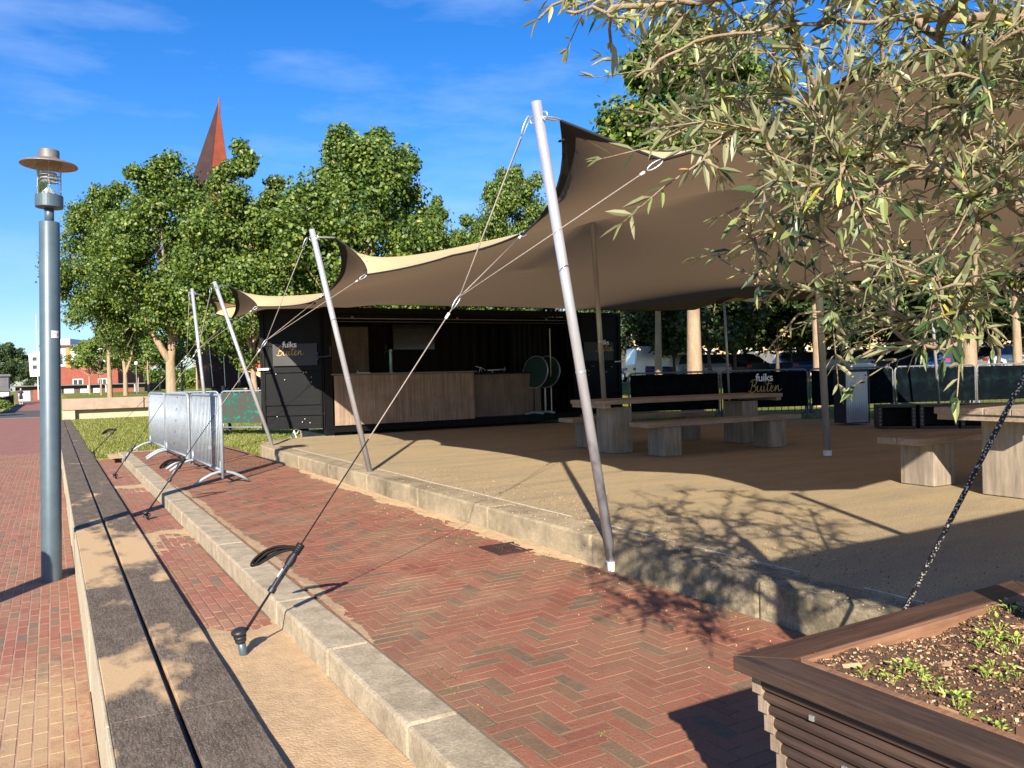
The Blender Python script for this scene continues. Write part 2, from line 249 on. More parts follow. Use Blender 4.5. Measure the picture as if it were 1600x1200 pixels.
# ------------------------------------------------------------------ mesh helpers
class MB:
    def __init__(s): s.v=[]; s.f=[]; s.mi=[]
    def add(s,vs,fs,mi=0):
        o=len(s.v); s.v+=[tuple(v) for v in vs]; s.f+=[tuple(i+o for i in f) for f in fs]; s.mi+=[mi]*len(fs); return s
    def box(s,c,size,rot=None,mi=0,taper=1):
        x,y,z=[a/2 for a in size]; t=taper
        vs=[(-x,-y,-z),(x,-y,-z),(x,y,-z),(-x,y,-z),(-x*t,-y*t,z),(x*t,-y*t,z),(x*t,y*t,z),(-x*t,y*t,z)]
        Rm=Matrix.Identity(3) if rot is None else (Euler(rot).to_matrix() if not isinstance(rot,Matrix) else rot)
        c=Vector(c); vs=[c+Rm@Vector(v) for v in vs]
        return s.add(vs,[(0,3,2,1),(4,5,6,7),(0,1,5,4),(1,2,6,5),(2,3,7,6),(3,0,4,7)],mi)
    def bb(s,x0,x1,y0,y1,z0,z1,mi=0): return s.box(((x0+x1)/2,(y0+y1)/2,(z0+z1)/2),(x1-x0,y1-y0,z1-z0),None,mi)
    def tube(s,pts,r,n=8,mi=0,cap=True,closed=False):
        pts=[Vector(p) for p in pts]; L=len(pts); rs=r if isinstance(r,(list,tuple)) else [r]*L
        t0=(pts[1]-pts[0]).normalized(); a=Vector((0,0,1)) if abs(t0.z)<.9 else Vector((1,0,0)); u=t0.cross(a).normalized(); vs=[]; 
        for i,p in enumerate(pts):
            if closed: t=(pts[(i+1)%L]-pts[i-1]).normalized()
            else: t=((pts[i+1] if i<L-1 else pts[i])-(pts[i-1] if i>0 else pts[i])); t=t.normalized() if t.length>1e-9 else t0
            u=(u-t*u.dot(t)); u=u.normalized() if u.length>1e-6 else t.orthogonal().normalized(); w=t.cross(u)
            for k in range(n):
                an=2*PI*k/n; vs.append(p+(u*math.cos(an)+w*math.sin(an))*rs[i])
        fs=[]
        for i in range(L if closed else L-1):
            j=(i+1)%L
            for k in range(n): fs.append((i*n+k,i*n+(k+1)%n,j*n+(k+1)%n,j*n+k))
        if cap and not closed: fs.append(tuple(range(n-1,-1,-1))); fs.append(tuple((L-1)*n+k for k in range(n)))
        return s.add(vs,fs,mi)
    def lathe(s,prof,c=(0,0,0),n=24,mi=0,cap=True,Rm=None):
        c=Vector(c); vs=[]; fs=[]; Rm=Rm or Matrix.Identity(3)
        for r,z in prof:
            for k in range(n): vs.append(c+Rm@Vector((r*math.cos(2*PI*k/n),r*math.sin(2*PI*k/n),z)))
        for i in range(len(prof)-1):
            for k in range(n): fs.append((i*n+k,i*n+(k+1)%n,(i+1)*n+(k+1)%n,(i+1)*n+k))
        if cap: fs.append(tuple(range(n-1,-1,-1))); fs.append(tuple((len(prof)-1)*n+k for k in range(n)))
        return s.add(vs,fs,mi)
    def prism(s,poly,z0,z1,mi=0):   # poly in xy
        n=len(poly); vs=[(x,y,z0) for x,y in poly]+[(x,y,z1) for x,y in poly]
        return s.add(vs,[tuple(range(n-1,-1,-1)),tuple(range(n,2*n))]+[(i,(i+1)%n,n+(i+1)%n,n+i) for i in range(n)],mi)
    def build(s,name,mats,parent=None,smooth=False,bevel=0,loc=None,rot=None):
        me=bpy.data.meshes.new(name); me.from_pydata(s.v,[],s.f)
        if not isinstance(mats,(list,tuple)): mats=[mats]
        for m in mats: me.materials.append(m)
        if any(s.mi): me.polygons.foreach_set('material_index',s.mi)
        if smooth: me.polygons.foreach_set('use_smooth',[True]*len(me.polygons))
        me.validate(); me.update()
        o=bpy.data.objects.new(name,me); COL.objects.link(o)
        if parent is not None: o.parent=parent
        if loc is not None: o.location=loc
        if rot is not None: o.rotation_euler=rot
        if bevel:
            b=o.modifiers.new('bevel','BEVEL'); b.width=bevel; b.segments=2; b.limit_method='ANGLE'
        if smooth=='auto':
            pass
        return o
def tag(o,label=None,cat=None,group=None,kind=None):
    if label: o['label']=label
    if cat: o['category']=cat
    if group: o['group']=group
    if kind: o['kind']=kind
    return o
def empty(name,loc=(0,0,0),rz=0):
    o=bpy.data.objects.new(name,None); COL.objects.link(o); o.location=loc; o.rotation_euler=(0,0,rz); o.empty_display_size=.1; return o
def kids(o): return [c for c in bpy.data.objects if c.parent==o]
def copy_tree(o,parent=None):
    c=o.copy(); COL.objects.link(c); c.parent=parent
    for ch in kids(o): copy_tree(ch,c)
    return c
def struct(o): o['kind']='structure'; return o
def text_mb(txt,size,mat,name,parent,loc,rot,depth=.004,offset=.012):
    cu=bpy.data.curves.new('t','FONT'); cu.body=txt; cu.size=size; cu.extrude=depth; cu.offset=offset*size; cu.align_x='CENTER'; cu.align_y='CENTER'; cu.space_character=.95
    to=bpy.data.objects.new('t',cu); COL.objects.link(to)
    dg=bpy.context.evaluated_depsgraph_get(); me=bpy.data.meshes.new_from_object(to.evaluated_get(dg)); bpy.data.objects.remove(to); bpy.data.curves.remove(cu)
    me.materials.clear(); me.materials.append(mat); me.name=name
    o=bpy.data.objects.new(name,me); COL.objects.link(o); o.parent=parent; o.location=loc; o.rotation_euler=rot; return o
# hand-lettered script word, unit height about 1, drawn in xz plane
SCRIPT=[ # B
 [(0.05,-.05),(.22,.45),(.36,.95)], [(.10,.80),(.30,1.02),(.62,1.02),(.66,.78),(.48,.58),(.26,.50),(.52,.46),(.62,.26),(.44,.02),(.10,-.02),(-.12,.10)],
 [(.78,.52),(.72,.22),(.80,.02),(.98,.10),(1.14,.50),(1.08,.14),(1.18,.02),(1.30,.16)],       # u
 [(1.42,.50),(1.34,.12),(1.44,.02),(1.58,.18)], [(1.50,.72),(1.53,.78)],                    # i
 [(1.92,1.05),(1.72,.40),(1.70,.06),(1.84,.02),(1.98,.20)], [(1.60,.62),(2.10,.70)],       # t
 [(1.98,.20),(2.22,.34),(2.22,.50),(2.08,.46),(2.04,.14),(2.18,.0),(2.42,.22)],             # e
 [(2.42,.22),(2.54,.50),(2.46,.02),(2.62,.40),(2.76,.50),(2.76,.16),(2.86,.02),(3.10,.22)], # n
]
def catmull(pts,k=5,closed=False):
    P=[Vector(p) for p in pts]; n=len(P); out=[]
    rng=range(n if closed else n-1)
    for i in rng:
        p0=P[i-1] if (i>0 or closed) else P[0]; p1=P[i]; p2=P[(i+1)%n]; p3=P[(i+2)%n] if (i+2<n or closed) else P[-1]
        for j in range(k):
            t=j/k; out.append(.5*((2*p1)+(p2-p0)*t+(2*p0-5*p1+4*p2-p3)*t*t+(3*p1-p0-3*p2+p3)*t**3))
    if not closed: out.append(P[-1])
    return out
def script(size,name,parent,loc,rz,thick=.035):
    mb=MB()
    for st in SCRIPT:
        pts=catmull([((x-1.5)*size*.95,0,(y-.5)*size) for x,y in st],5)
        # flat ribbon strokes
        for i in range(len(pts)-1):
            a,b=pts[i],pts[i+1]; d=(b-a); L=d.length
            if L<1e-6: continue
            ang=math.atan2(d.z,d.x); mb.box((a+b)/2,(L+thick*size*.8,.004+.0004*(i%3),thick*size*(1.5 if d.z<0 else 1.0)*1.5),(0,-ang,0))
    return mb.build(name,M['gold'],parent,loc=loc,rot=(0,0,rz))
def logo(parent,loc,rz,w):
    """white word over gold script word on a vertical face; w = width of the white word"""
    text_mb('fuiks',w*.50,M['letter'],'white_lettering',parent,loc,(PI/2,0,rz),.004,.014)
    script(w*.54,'gold_lettering',parent,(loc[0]+.02*w,loc[1]-.006,loc[2]-w*.37),rz,.032)

# ------------------------------------------------------------------ world and sun
AZ=34.5; EL=27.0
SD=Vector((math.sin(R(AZ))*math.cos(R(EL)),math.cos(R(AZ))*math.cos(R(EL)),-math.sin(R(EL))))
w=bpy.data.worlds.new('World'); scene.world=w; w.use_nodes=True; nt=w.node_tree; bg=nt.nodes['Background']
sky=N(nt,'ShaderNodeTexSky',sky_type='NISHITA'); sky.sun_disc=False; sky.sun_elevation=R(EL); sky.sun_rotation=R(180+AZ); sky.air_density=1.0; sky.dust_density=.2; sky.ozone_density=3.0; sky.altitude=0
hs=N(nt,'ShaderNodeHueSaturation'); hs.inputs['Saturation'].default_value=1.38; hs.inputs['Hue'].default_value=.512; hs.inputs['Value'].default_value=.92; nt.links.new(sky.outputs[0],hs.inputs['Color'])
tc=N(nt,'ShaderNodeTexCoord'); mp=N(nt,'ShaderNodeMapping'); mp.inputs['Scale'].default_value=(1.4,1.4,5.5); mp.inputs['Rotation'].default_value=(.25,.1,.3); nt.links.new(tc.outputs['Generated'],mp.inputs[0])
cf=noi(nt,mp.outputs[0],2.3,9,.58); cr=ramp(nt,cf,[(.46,(0,0,0)),(.80,(.42,.42,.42))])
sz=N(nt,'ShaderNodeSeparateXYZ'); nt.links.new(tc.outputs['Generated'],sz.inputs[0])
hz=ramp(nt,sz.outputs[2],[(0,(.50,.56,.74)),(.07,(.58,.66,.84)),(.25,(.92,.96,1)),(.6,(1,1,1))])
skm=mixc(nt,1.0,hs.outputs[0],hz,'MULTIPLY')
sky_c=mixc(nt,cr,skm,(3.3,4.2,6.4)); nt.links.new(sky_c,bg.inputs[0]); bg.inputs[1].default_value=.088
ld=bpy.data.lights.new('sun','SUN'); ld.energy=4.7; ld.angle=R(.5); ld.color=(1,.90,.76); lo=bpy.data.objects.new('sun',ld); COL.objects.link(lo); lo.rotation_euler=SD.to_track_quat('-Z','Y').to_euler()
scene.view_settings.view_transform='Standard'; scene.view_settings.look='None'; scene.view_settings.exposure=1.3; scene.view_settings.gamma=1
scene.render.engine='CYCLES'; scene.cycles.max_bounces=6; scene.cycles.transparent_max_bounces=8
try: scene.cycles.use_denoising=True
except: pass

# ================================================================== THE SETTING
def sstep(a,b,x):
    t=min(1,max(0,(x-a)/(b-a))); return t*t*(3-2*t)
PZ=-.20
def pathrise(y): return .2*sstep(26,90,y)
def groundz(x,y):
    if x<.4: return -.42 if x<-3.6 else -.28+pathrise(y)
    if x<3.25 and y<17.75: return -.06
    if x<.695: return -.06
    z=.195
    if x>12.5: z=max(z,.44)
    rr=math.hypot(x,y); e=1.0*sstep(24,38,rr)*sstep(11,15,x); z=z+e*.65
    if y>41.6: z=max(z,.98)
    return z
def grid_surface(xs,ys,fz,name,mat,inside=None):
    mb=MB(); nx,ny=len(xs),len(ys)
    vs=[(x,y,fz(x,y)) for y in ys for x in xs]; fs=[(j*nx+i,j*nx+i+1,(j+1)*nx+i+1,(j+1)*nx+i) for j in range(ny-1) for i in range(nx-1)]
    if inside: fs=[f for f in fs if inside(*[sum(vs[k][q] for k in f)/4 for q in (0,1)])]
    mb.add(vs,fs); return mb.build(name,mat,smooth=True)
def lin(a,b,n): return [a+(b-a)*i/n for i in range(n+1)]
xs=[-900,-300,-100,-40,-12,-6,-3.61,-3.6,.39,.4,.694,.70,1,2,3,3.24,3.26]+lin(4,40,36)+[50,60,80,120,300,900]
ys=[-60,-20,-5]+lin(0,17,17)+[17.74,17.76]+lin(18,41,23)+[41.59,41.61]+lin(44,80,10)+[100,140,250,600,1200]
struct(grid_surface(xs,ys,groundz,'ground',M['lawn']))
# herringbone / running paving
def herring(x0,x1,y0,y1,W=.0695,n=3,z=.3,name='brick_terrace',mat=None):
    mb=MB(); g=.0016; L=n*W; rr=random.Random(3)
    def brick(ax,ay,bx,by):
        ax+=g;ay+=g;bx-=g;by-=g
        ax=max(ax,x0);bx=min(bx,x1);ay=max(ay,y0);by=min(by,y1)
        if bx-ax<.012 or by-ay<.012: return
        dz=rr.uniform(-.0012,.0012)+.0008*noise.noise(Vector((ax*1.2,ay*1.2,0))); c=.004; tz=[rr.uniform(-.001,.001) for _ in range(4)]
        mb.add([(ax,ay,z-.006),(bx,ay,z-.006),(bx,by,z-.006),(ax,by,z-.006),(ax+c,ay+c,z+dz+tz[0]),(bx-c,ay+c,z+dz+tz[1]),(bx-c,by-c,z+dz+tz[2]),(ax+c,by-c,z+dz+tz[3])],[(4,5,6,7),(0,1,5,4),(1,2,6,5),(2,3,7,6),(3,0,4,7)])
    K=int(max(x1-x0,y1-y0)/W)+8*n
    for j in range(-K,K):
        for i in range(-K,K):
            ox=x0+(i-n*j)*W; oy=y0+(i+n*j)*W
            if ox>x1+L or ox<x0-L or oy>y1+L or oy<y0-2*L: continue
            brick(ox,oy,ox+L,oy+W); brick(ox,oy+W,ox+W,oy+W+L)
    return mb.build(name,mat)
def running(x0,x1,y0,y1,W=.0695,L=.205,z=0,name='path',mat=None,stag=.5,seed=5):
    mb=MB(); g=.0016; rr=random.Random(seed); nx=int(round((x1-x0)/W)); W=(x1-x0)/nx
    for i in range(nx):
        y=y0-(L*stag if i%2 else 0)
        while y<y1:
            ax,bx=x0+i*W+g,x0+(i+1)*W-g; ay,by=y+g,y+L-g
            dz=rr.uniform(-.001,.001)+.0008*noise.noise(Vector((ax*1.5,ay*1.5,2))); c=.004
            mb.add([(ax,ay,z-.006),(bx,ay,z-.006),(bx,by,z-.006),(ax,by,z-.006),(ax+c,ay+c,z+dz),(bx-c,ay+c,z+dz),(bx-c,by-c,z+dz),(ax+c,by-c,z+dz)],[(4,5,6,7),(0,1,5,4),(1,2,6,5),(2,3,7,6),(3,0,4,7)])
            y+=L
    return mb.build(name,mat)
YE=17.6
struct(herring(1.345,3.175,.9,YE,z=.3,name='brick_pavement',mat=M['terrace_brick']))
struct(running(.706,1.105,1.4,YE+.2,z=.17,name='brick_pavement',mat=M['strip_brick']))
struct(running(-3.2,.15,2.2,26,z=PZ,name='brick_path',mat=M['path_brick'],stag=.5))
struct(MB().bb(1.33,3.2,-3,YE+.05,.1,.298).build('pavement_bed',M['joint']))
struct(MB().bb(.6,1.14,-3,YE+.25,.0,.1665).build('pavement_bed',M['joint']))
struct(MB().bb(-3.3,.15,-3,26.2,-.3,PZ-.002).build('path_bed',M['pathjoint']))
struct(grid_surface([-3.3,-2,-1,.152],lin(26.2,240,60),lambda x,y:PZ-.003+pathrise(y),'far_path',M['farpave']))
struct(grid_surface(lin(-30,.15,4),lin(57.0,72.0,5),lambda x,y:PZ+.003+pathrise(y),'asphalt_crossing',M['asphalt']))
struct(grid_surface(lin(-30,.15,4),[56.1,56.5,56.98],lambda x,y:PZ+.006+pathrise(y),'crossing_edge_strip',M['wallpink']))
# loose sand drifts
def sandpatch(x0,x1,y0,y1,zb,name,seed,thr=.0,amp=.016,edge=.25):
    nx=int((x1-x0)/.02)+2; ny=int((y1-y0)/.03)+2
    def fz(x,y):
        n=noise.noise(Vector((x*2.2+seed,y*1.6,0)))*.6+noise.noise(Vector((x*7+seed,y*5,1)))*.25+noise.noise(Vector((x*22,y*18+seed,2)))*.09
        e=min((y-y0)/edge/2,(y1-y)/edge/2,1); ex=1
        if edge<.9: pass
        sw=.0016*math.sin(34*math.hypot(x-.75,(y-3.2)*.9)+6*noise.noise(Vector((x*3,y*3,9))))*max(0,noise.noise(Vector((x*1.5,y*1.5,5)))+.35)
        return zb-.004+amp*(n+thr)+(e-1)*.03+sw
    return grid_surface(lin(x0,x1,nx),lin(y0,y1,ny),fz,name,M['sand'])
struct(sandpatch(.702,1.118,1.2,5.55,.17,'sand',1.3,.75,.016,.45))
struct(sandpatch(.702,1.118,6.6,9.3,.17,'sand',5.1,.12,.016,.4))
struct(sandpatch(.702,1.118,11.2,13.6,.17,'sand',8.4,.15,.016,.4))
struct(sandpatch(.9,2.0,YE-.9,YE+.3,.292,'sand',2.1,.3,.016,.3))
def sandedge(x0,x1,y0,y1,zb,seed,side):
    def fz(x,y):
        n=noise.noise(Vector((x*5+seed,y*2.2,0)))*.7+noise.noise(Vector((x*19+seed,y*11,1)))*.35
        t=(x1-x)/(x1-x0) if side>0 else (x-x0)/(x1-x0)
        return zb+.018*(1-1.9*t)+.016*n+.004*noise.noise(Vector((x*60,y*40,4)))-.004-.03*max(0,1-(y-y0)/1.2)-.02*max(0,1-(y1-y)/1.5)
    return grid_surface(lin(x0,x1,int((x1-x0)/.02)+1),lin(y0,y1,int((y1-y0)/.04)),fz,'sand',M['sand'])
struct(sandedge(2.86,3.178,3.7,12.5,.3,4.4,1))
struct(sandedge(1.342,1.52,3.2,12,.3,9.4,-1))
def pathsand():
    def fz(x,y):
        d=1-math.hypot((x+.14)/.36,(y-5.0)/1.15)
        n=noise.noise(Vector((x*6,y*3,3)))*.5+noise.noise(Vector((x*20,y*12,3)))*.35+noise.noise(Vector((x*55,y*40,3)))*.35
        return PZ-.012+.013*(d*1.6+n)
    return grid_surface(lin(-.7,.15,60),lin(3.4,6.6,90),fz,'sand',M['sand'])

# long low wall-bench: pale concrete body carrying two dark beams
b=empty('concrete_wall_bench',(0.152,0,0)); tag(b,'long low concrete bench wall topped with two dark sandy beams beside the path','bench')
segs=[]; y=-1.42
while y<41.0: segs.append((y,min(y+1.7,41.0))); y+=1.7
mb=MB()
for k,(a,c) in enumerate(segs): o_=0.0 if k%3 else .004; mb.bb(o_,.545,a+.002,c-.002,-.25,.155)
for a,c in segs: mb.bb(.004,.018,a+.004,c-.004,.155,.207)
mb.build('concrete_base',M['wallc'],b,bevel=.004)
MB().bb(.2665,.2945,-1.4,40.9,.1555,.159).build('groove_shade_strip',M['black'],b)  # black sheet painting the deep shade of the gap between the beams
for nm,xa,xb in (('beam',.0195,.266),('beam',.295,.55)):
    mb=MB(); y=-1.42-(.02 if xa>.1 else 0)
    while y<41:
        mb.bb(xa,xb,y+.0022,min(y+2.55,41)-.0022,.156,.215); y+=2.55 if y>0 else 2.56
    mb.build(nm,M['beam'],b,bevel=.004)
# kerb between strip and terrace
mb=MB(); y=-1.2; rr=random.Random(11)
while y<YE:
    mb.bb(1.12+rr.uniform(-.003,.003),1.338,y+.003,min(y+1.0,YE)-.0015,.05,.305+rr.uniform(-.001,.001)); y+=1.0
struct(mb.build('terrace_kerb',M['kerb'],bevel=.014))
mb=MB(); mb.bb(1.12,1.62,YE,YE+.22,.05,.30); mb.bb(1.62,3.1,YE,YE+.2,.05,.30); struct(mb.build('terrace_end_kerb',M['kerb'],bevel=.01))
# platform
mb=MB(); y=-3
while y<14.35:
    mb.bb(3.18,3.46,y+.003,min(y+1.5,14.35)-.003,.1,.5); y+=1.5
for i in range(7):      # rounded far corner
    a0=PI-(i)*PI/14; a1=PI-(i+1)*PI/14; cx,cy=4.98,14.35; ro,ri=1.8,1.52
    mb.prism([(cx+ro*math.cos(a0),cy+ro*math.sin(a0)),(cx+ri*math.cos(a0),cy+ri*math.sin(a0)),(cx+ri*math.cos(a1),cy+ri*math.sin(a1)),(cx+ro*math.cos(a1),cy+ro*math.sin(a1))][::-1],.1,.5)
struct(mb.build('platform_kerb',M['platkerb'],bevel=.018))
poly=[(3.46,-12),(3.46,14.35)]+[(4.98+1.52*math.cos(PI-k*PI/14),14.35+1.52*math.sin(PI-k*PI/14)) for k in range(1,8)]+[(10.95,15.66),(11.4,15.3),(14.6,11.9),(15.4,9.5),(15.4,-12)]
mb=MB(); mb.prism(poly[::-1],.1,.494); mb.bb(4.99,10.94,15.0,18.6,.1,.488); struct(mb.build('gravel_pavement',M['platform']))
mb=MB()
for k in range(60):
    y0=1.6+k*.2
    if noise.noise(Vector((0,y0*1.7,0)))>-.25: mb.box((3.50+.006*math.sin(y0*3),y0+.1,.4965),(.013,.2,.003))
struct(mb.build('chalk_line',M['chalk']))
# grass fringe on the lawn
def blades(name,spots,h=.05):
    mb=MB(); rr=random.Random(5)
    for x,y,z,hh in spots:
        a=rr.uniform(0,2*PI); w_=.006+.006*rr.random()*(y/20); l=rr.uniform(-.5,.5)*hh; l2=rr.uniform(-.5,.5)*hh
        dx,dy=math.cos(a)*w_,math.sin(a)*w_
        mb.add([(x-dx,y-dy,z),(x+dx,y+dy,z),(x+l,y+l2,z+hh)],[(0,1,2)])
    return mb.build(name,M['blade'])
sp=[]; rr=random.Random(21)
for _ in range(40000):
    x=.71+rr.random()**1.1*9; y=17.8+rr.random()**1.35*22.8
    sp.append((x,y,.19,rr.uniform(.03,.075)))
for _ in range(9000):
    x=rr.uniform(3.15,4.9); y=rr.uniform(15.9,24); sp.append((x,y,.19,rr.uniform(.03,.07)))
for _ in range(9000):
    t=rr.random(); x=11.4+t*4.2; y=15.6-t*4.6+rr.uniform(0,2.2); sp.append((x,y,.44,rr.uniform(.03,.08)))
tag(blades('grass',sp),kind='stuff')
# small weeds in the brick joints
mb=MB(); rr=random.Random(31)
for _ in range(60):
    cx,cy=rr.uniform(1.4,3.1),rr.uniform(2.2,7.5)
    for k in range(rr.randint(3,9)):
        x=cx+rr.gauss(0,.018); y=cy+rr.gauss(0,.018); a=rr.uniform(0,6.3); l=rr.uniform(.004,.010)
        mb.add([(x,y,.297),(x+l*math.cos(a+.4),y+l*math.sin(a+.4),.303+l*.5),(x+1.5*l*math.cos(a),y+1.5*l*math.sin(a),.303),(x+l*math.cos(a-.4),y+l*math.sin(a-.4),.304)],[(0,1,2,3)])
tag(mb.build('joint_weeds',M['blade']),kind='stuff')
# fine grit scattered over platform and paving
mb=MB(); rr=random.Random(33)
for _ in range(2600):
    q=rr.random()
    if q<.5: x=3.47+abs(rr.gauss(0,.5)); y=rr.uniform(1.8,9); z=.496
    elif q<.75: x=rr.uniform(3.19,3.45); y=rr.uniform(1.8,9); z=.5
    else: x=3.17-abs(rr.gauss(0,.35)); y=rr.uniform(2.2,9); z=.302
    if x<1.4: continue
    s=rr.uniform(.0018,.0055); mb.box((x,y,z+s*.4),(s*rr.uniform(1,2),s,s),(rr.random()*3,rr.random()*3,rr.random()*3))
tag(mb.build('grit',M['chip']),kind='stuff')
# drain
d=empty('drain_cover',(2.97,5.27,.3)); tag(d,'rusty iron drain grate let into the bricks beside the platform kerb','drain')
mb=MB(); mb.bb(-.17,.17,-.17,-.14,-.03,.008); mb.bb(-.17,.17,.14,.17,-.03,.008); mb.bb(-.17,-.14,-.14,.14,-.03,.008); mb.bb(.14,.17,-.14,.14,-.03,.008); mb.build('frame',M['darkrust'],d)
mb=MB()
for k in range(7): mb.bb(-.13+k*.0385,-.108+k*.0385,-.139,.139,-.03,.006)
mb.build('bar_grid',M['darkrust'],d)
MB().bb(-.139,.139,-.139,.139,-.04,-.031+.03*.0).build('sump',M['black'],d)

# ================================================================== LAMP POST
Lb=Vector((-.045,8.70,PZ)); tilt=.0215
lamp=empty('street_lamp',Lb); lamp.rotation_euler=(0,tilt,0); tag(lamp,'slate grey street lamp with flat disc cap and clear glass lantern beside the bench','street lamp')
MB().lathe([(.088,-.05),(.088,.0),(.0865,.02),(.0865,3.00),(.083,3.005)],n=40).build('post',M['lamp'],lamp,smooth=False).data.polygons.foreach_set('use_smooth',[True]*(40*4)+[False]*2)
MB().lathe([(.04,3.0),(.04,3.13)],n=24).build('neck',M['lamp'],lamp,smooth=True)
MB().lathe([(.06,3.115),(.117,3.125),(.118,3.13),(.118,3.225),(.112,3.23)],n=40).build('lantern_base',M['lamp'],lamp,bevel=.003)
MB().lathe([(.104,3.228),(.104,3.50)],n=40,cap=False).build('glass_cylinder',M['glass'],lamp,smooth=True)
lv=MB()
for k,(r_,z) in enumerate(((.066,3.335),(.074,3.365),(.074,3.395))): lv.lathe([(r_,z),(r_*.7,z+.016),(r_*.66,z+.014),(r_*.96,z-.003),(r_,z)],n=32,cap=False)
lv.lathe([(.056,3.235),(.05,3.25),(.025,3.285),(.0,3.30)],n=24,cap=False); lv.lathe([(.055,3.40),(.05,3.42),(.0,3.43)],n=24,cap=False)
for a in (0.5,2.6,4.7): lv.tube([(.08*math.cos(a),.08*math.sin(a),3.23),(.08*math.cos(a),.08*math.sin(a),3.5)],.0035,6)
lv.build('louvre',M['white'],lamp,smooth=True)
cm=MB().lathe([(.0,3.515),(.10,3.51),(.235,3.482),(.243,3.478),(.243,3.484),(.235,3.492),(.095,3.535),(.088,3.54),(.088,3.605),(.07,3.612),(0,3.612)],n=48,cap=False)
cm.mi=[1 if i<48*3 else 0 for i in range(len(cm.f))]; cm.build('disc_cap',[M['lampcap'],M['brass']],lamp,smooth=False)
# small sticker wrapped on the post
a0=math.radians(-62); mb=MB(); vs=[]; fs=[]
for i in range(7):
    a=a0+(i-3)*R(7.5)
    for z in (2.06-.03,2.06+.03): vs.append((.0878*math.cos(a),.0878*math.sin(a),z))
for i in range(6): fs.append((2*i,2*i+2,2*i+3,2*i+1))
mb.add(vs,fs); st=mb.build('sticker',M['white'],lamp)
mb=MB()
for (aa,zz,hh) in ((R(-62-12),2.075,.008),(R(-62-2),2.07,.008),(R(-62+13),2.055,.024),(R(-62+15),2.065,.014)):
    mb.box((.0885*math.cos(aa),.0885*math.sin(aa),zz),(.0012,.005,hh),(0,0,aa))
mb.build('red_print',M['redtag'],st)
lamp.scale=(1.0,1.0,1.122)
bl=empty('unseen_shadow_post',(-1.41,6.84,PZ)); tag(bl,'added unseen round post casting a shadow across the brick path','shadow post')  # post added out of view for its shadow across the path
MB().lathe([(.13,-.1),(.13,1.30),(.12,1.36),(.10,1.38)],n=20).build('post',M['darkbark'],bl,smooth=True); MB().lathe([(.134,1.1),(.134,1.16)],n=20,cap=False).build('steel_band',M['galv'],bl)

# ================================================================== CROWD BARRIERS
def barrier_parts(root,L=2.16,H=1.16,banner=None,bars=19,mat=None,rb=.0085,feet=True):
    mat=mat or M['barrier']; z0=.16; c=.12
    pts=[(0,0,z0-.08),(0,0,H-c)]+[(c-c*math.cos(t*PI/8),0,H-c+c*math.sin(t*PI/8)) for t in range(1,4)]+[(c,0,H),(L-c,0,H)]+[(L-c+c*math.sin(t*PI/8),0,H-c+c*math.cos(t*PI/8)) for t in range(1,4)]+[(L,0,H-c),(L,0,z0-.08)]
    f=MB(); f.tube(pts,.021,10); f.tube([(0,0,z0+.02),(L,0,z0+.02)],.016,8); f.build('frame',mat,root,smooth=True)
    bm=MB()
    for k in range(bars):
        x=(k+1)*L/(bars+1); bm.tube([(x,0,z0+.02),(x,0,H-.01)],rb,6)
    bm.build('upright_bars',mat,root,smooth=True)
    if feet:
        for x in (.05,L-.05):
            q=MB(); q.tube([(x,-.34,.018),(x,-.24,.085),(x,-.14,.135),(x,-.05,.16),(x,.05,.16),(x,.14,.135),(x,.24,.085),(x,.34,.018)],.02,8); q.tube([(x,0,.15),(x,0,.30)],.024,8); q.build('foot',mat,root,smooth=True)
    for z in (.45,.9): MB().tube([(L,0,z),(L+.05,0,z),(L+.06,0,z-.05)],.008,6).build('hook',mat,root,smooth=True)
    if banner:
        nx,nz=26,10; vs=[]; fs=[]
        for j in range(nz+1):
            for i in range(nx+1):
                x=.03+(L-.06)*i/nx; z=.30+(H-.34)*j/nz; e=.012*noise.noise(Vector((x*2.3,z*2,7)))
                vs.append((x,-.028+e,z))
        for j in range(nz):
            for i in range(nx): a=j*(nx+1)+i; fs.append((a,a+1,a+nx+2,a+nx+1))
        q=MB(); q.add(vs,fs); q.build('banner_sheet',banner,root,smooth=True)
labs=['nearest of the three plain steel crowd barriers, its end by the cable shadow','middle one of the three plain steel crowd barriers beside the lawn','farthest of the three plain steel crowd barriers, standing at the lawn edge']
for i,(ya,yb) in enumerate(((10.88,13.05),(13.3,15.47),(15.72,17.9))):
    xa=1.90-.022*(ya-10.88)*1.1; xb=1.90-.022*(yb-10.88)*1.1
    o=empty('crowd_barrier',(xa,ya,.3),math.atan2(yb-ya,xb-xa)+(.0 if i!=1 else .015)); tag(o,labs[i],'crowd barrier','plain crowd barriers beside the terrace')
    barrier_parts(o,mat=M['barrier'],bars=20,rb=.0085)
# leaf banner barrier behind, and the black banner fence on the right
for i,(p,q_) in enumerate((((2.75,24.2),(3.95,22.9)),((4.0,22.85),(5.75,20.9)))):
    L=math.hypot(q_[0]-p[0],q_[1]-p[1]); o=empty('banner_barrier',(p[0],p[1],.25),math.atan2(q_[1]-p[1],q_[0]-p[0])); tag(o,['green leaf patterned banner barrier behind the leaning mast poles, left panel','green leaf patterned banner barrier beside the left container door, right panel'][i],'banner barrier','green leaf banner barriers')
    barrier_parts(o,L=L,banner=M['leafbanner'],bars=12)
P0=Vector((13.3,13.52,.44)); dirf=Vector((15.4-13.37,12.7-13.46,0)).normalized()
fl=['black banner barrier without lettering right of the open container door','black banner barrier lettered in white and gold behind the farther table','black banner barrier behind the metal bin','black banner barrier between the bin and the leaning perimeter pole','lettered black banner barrier at the right edge of the photo behind the nearer table','black banner barrier beyond the right edge of the near table']
LB=2.2
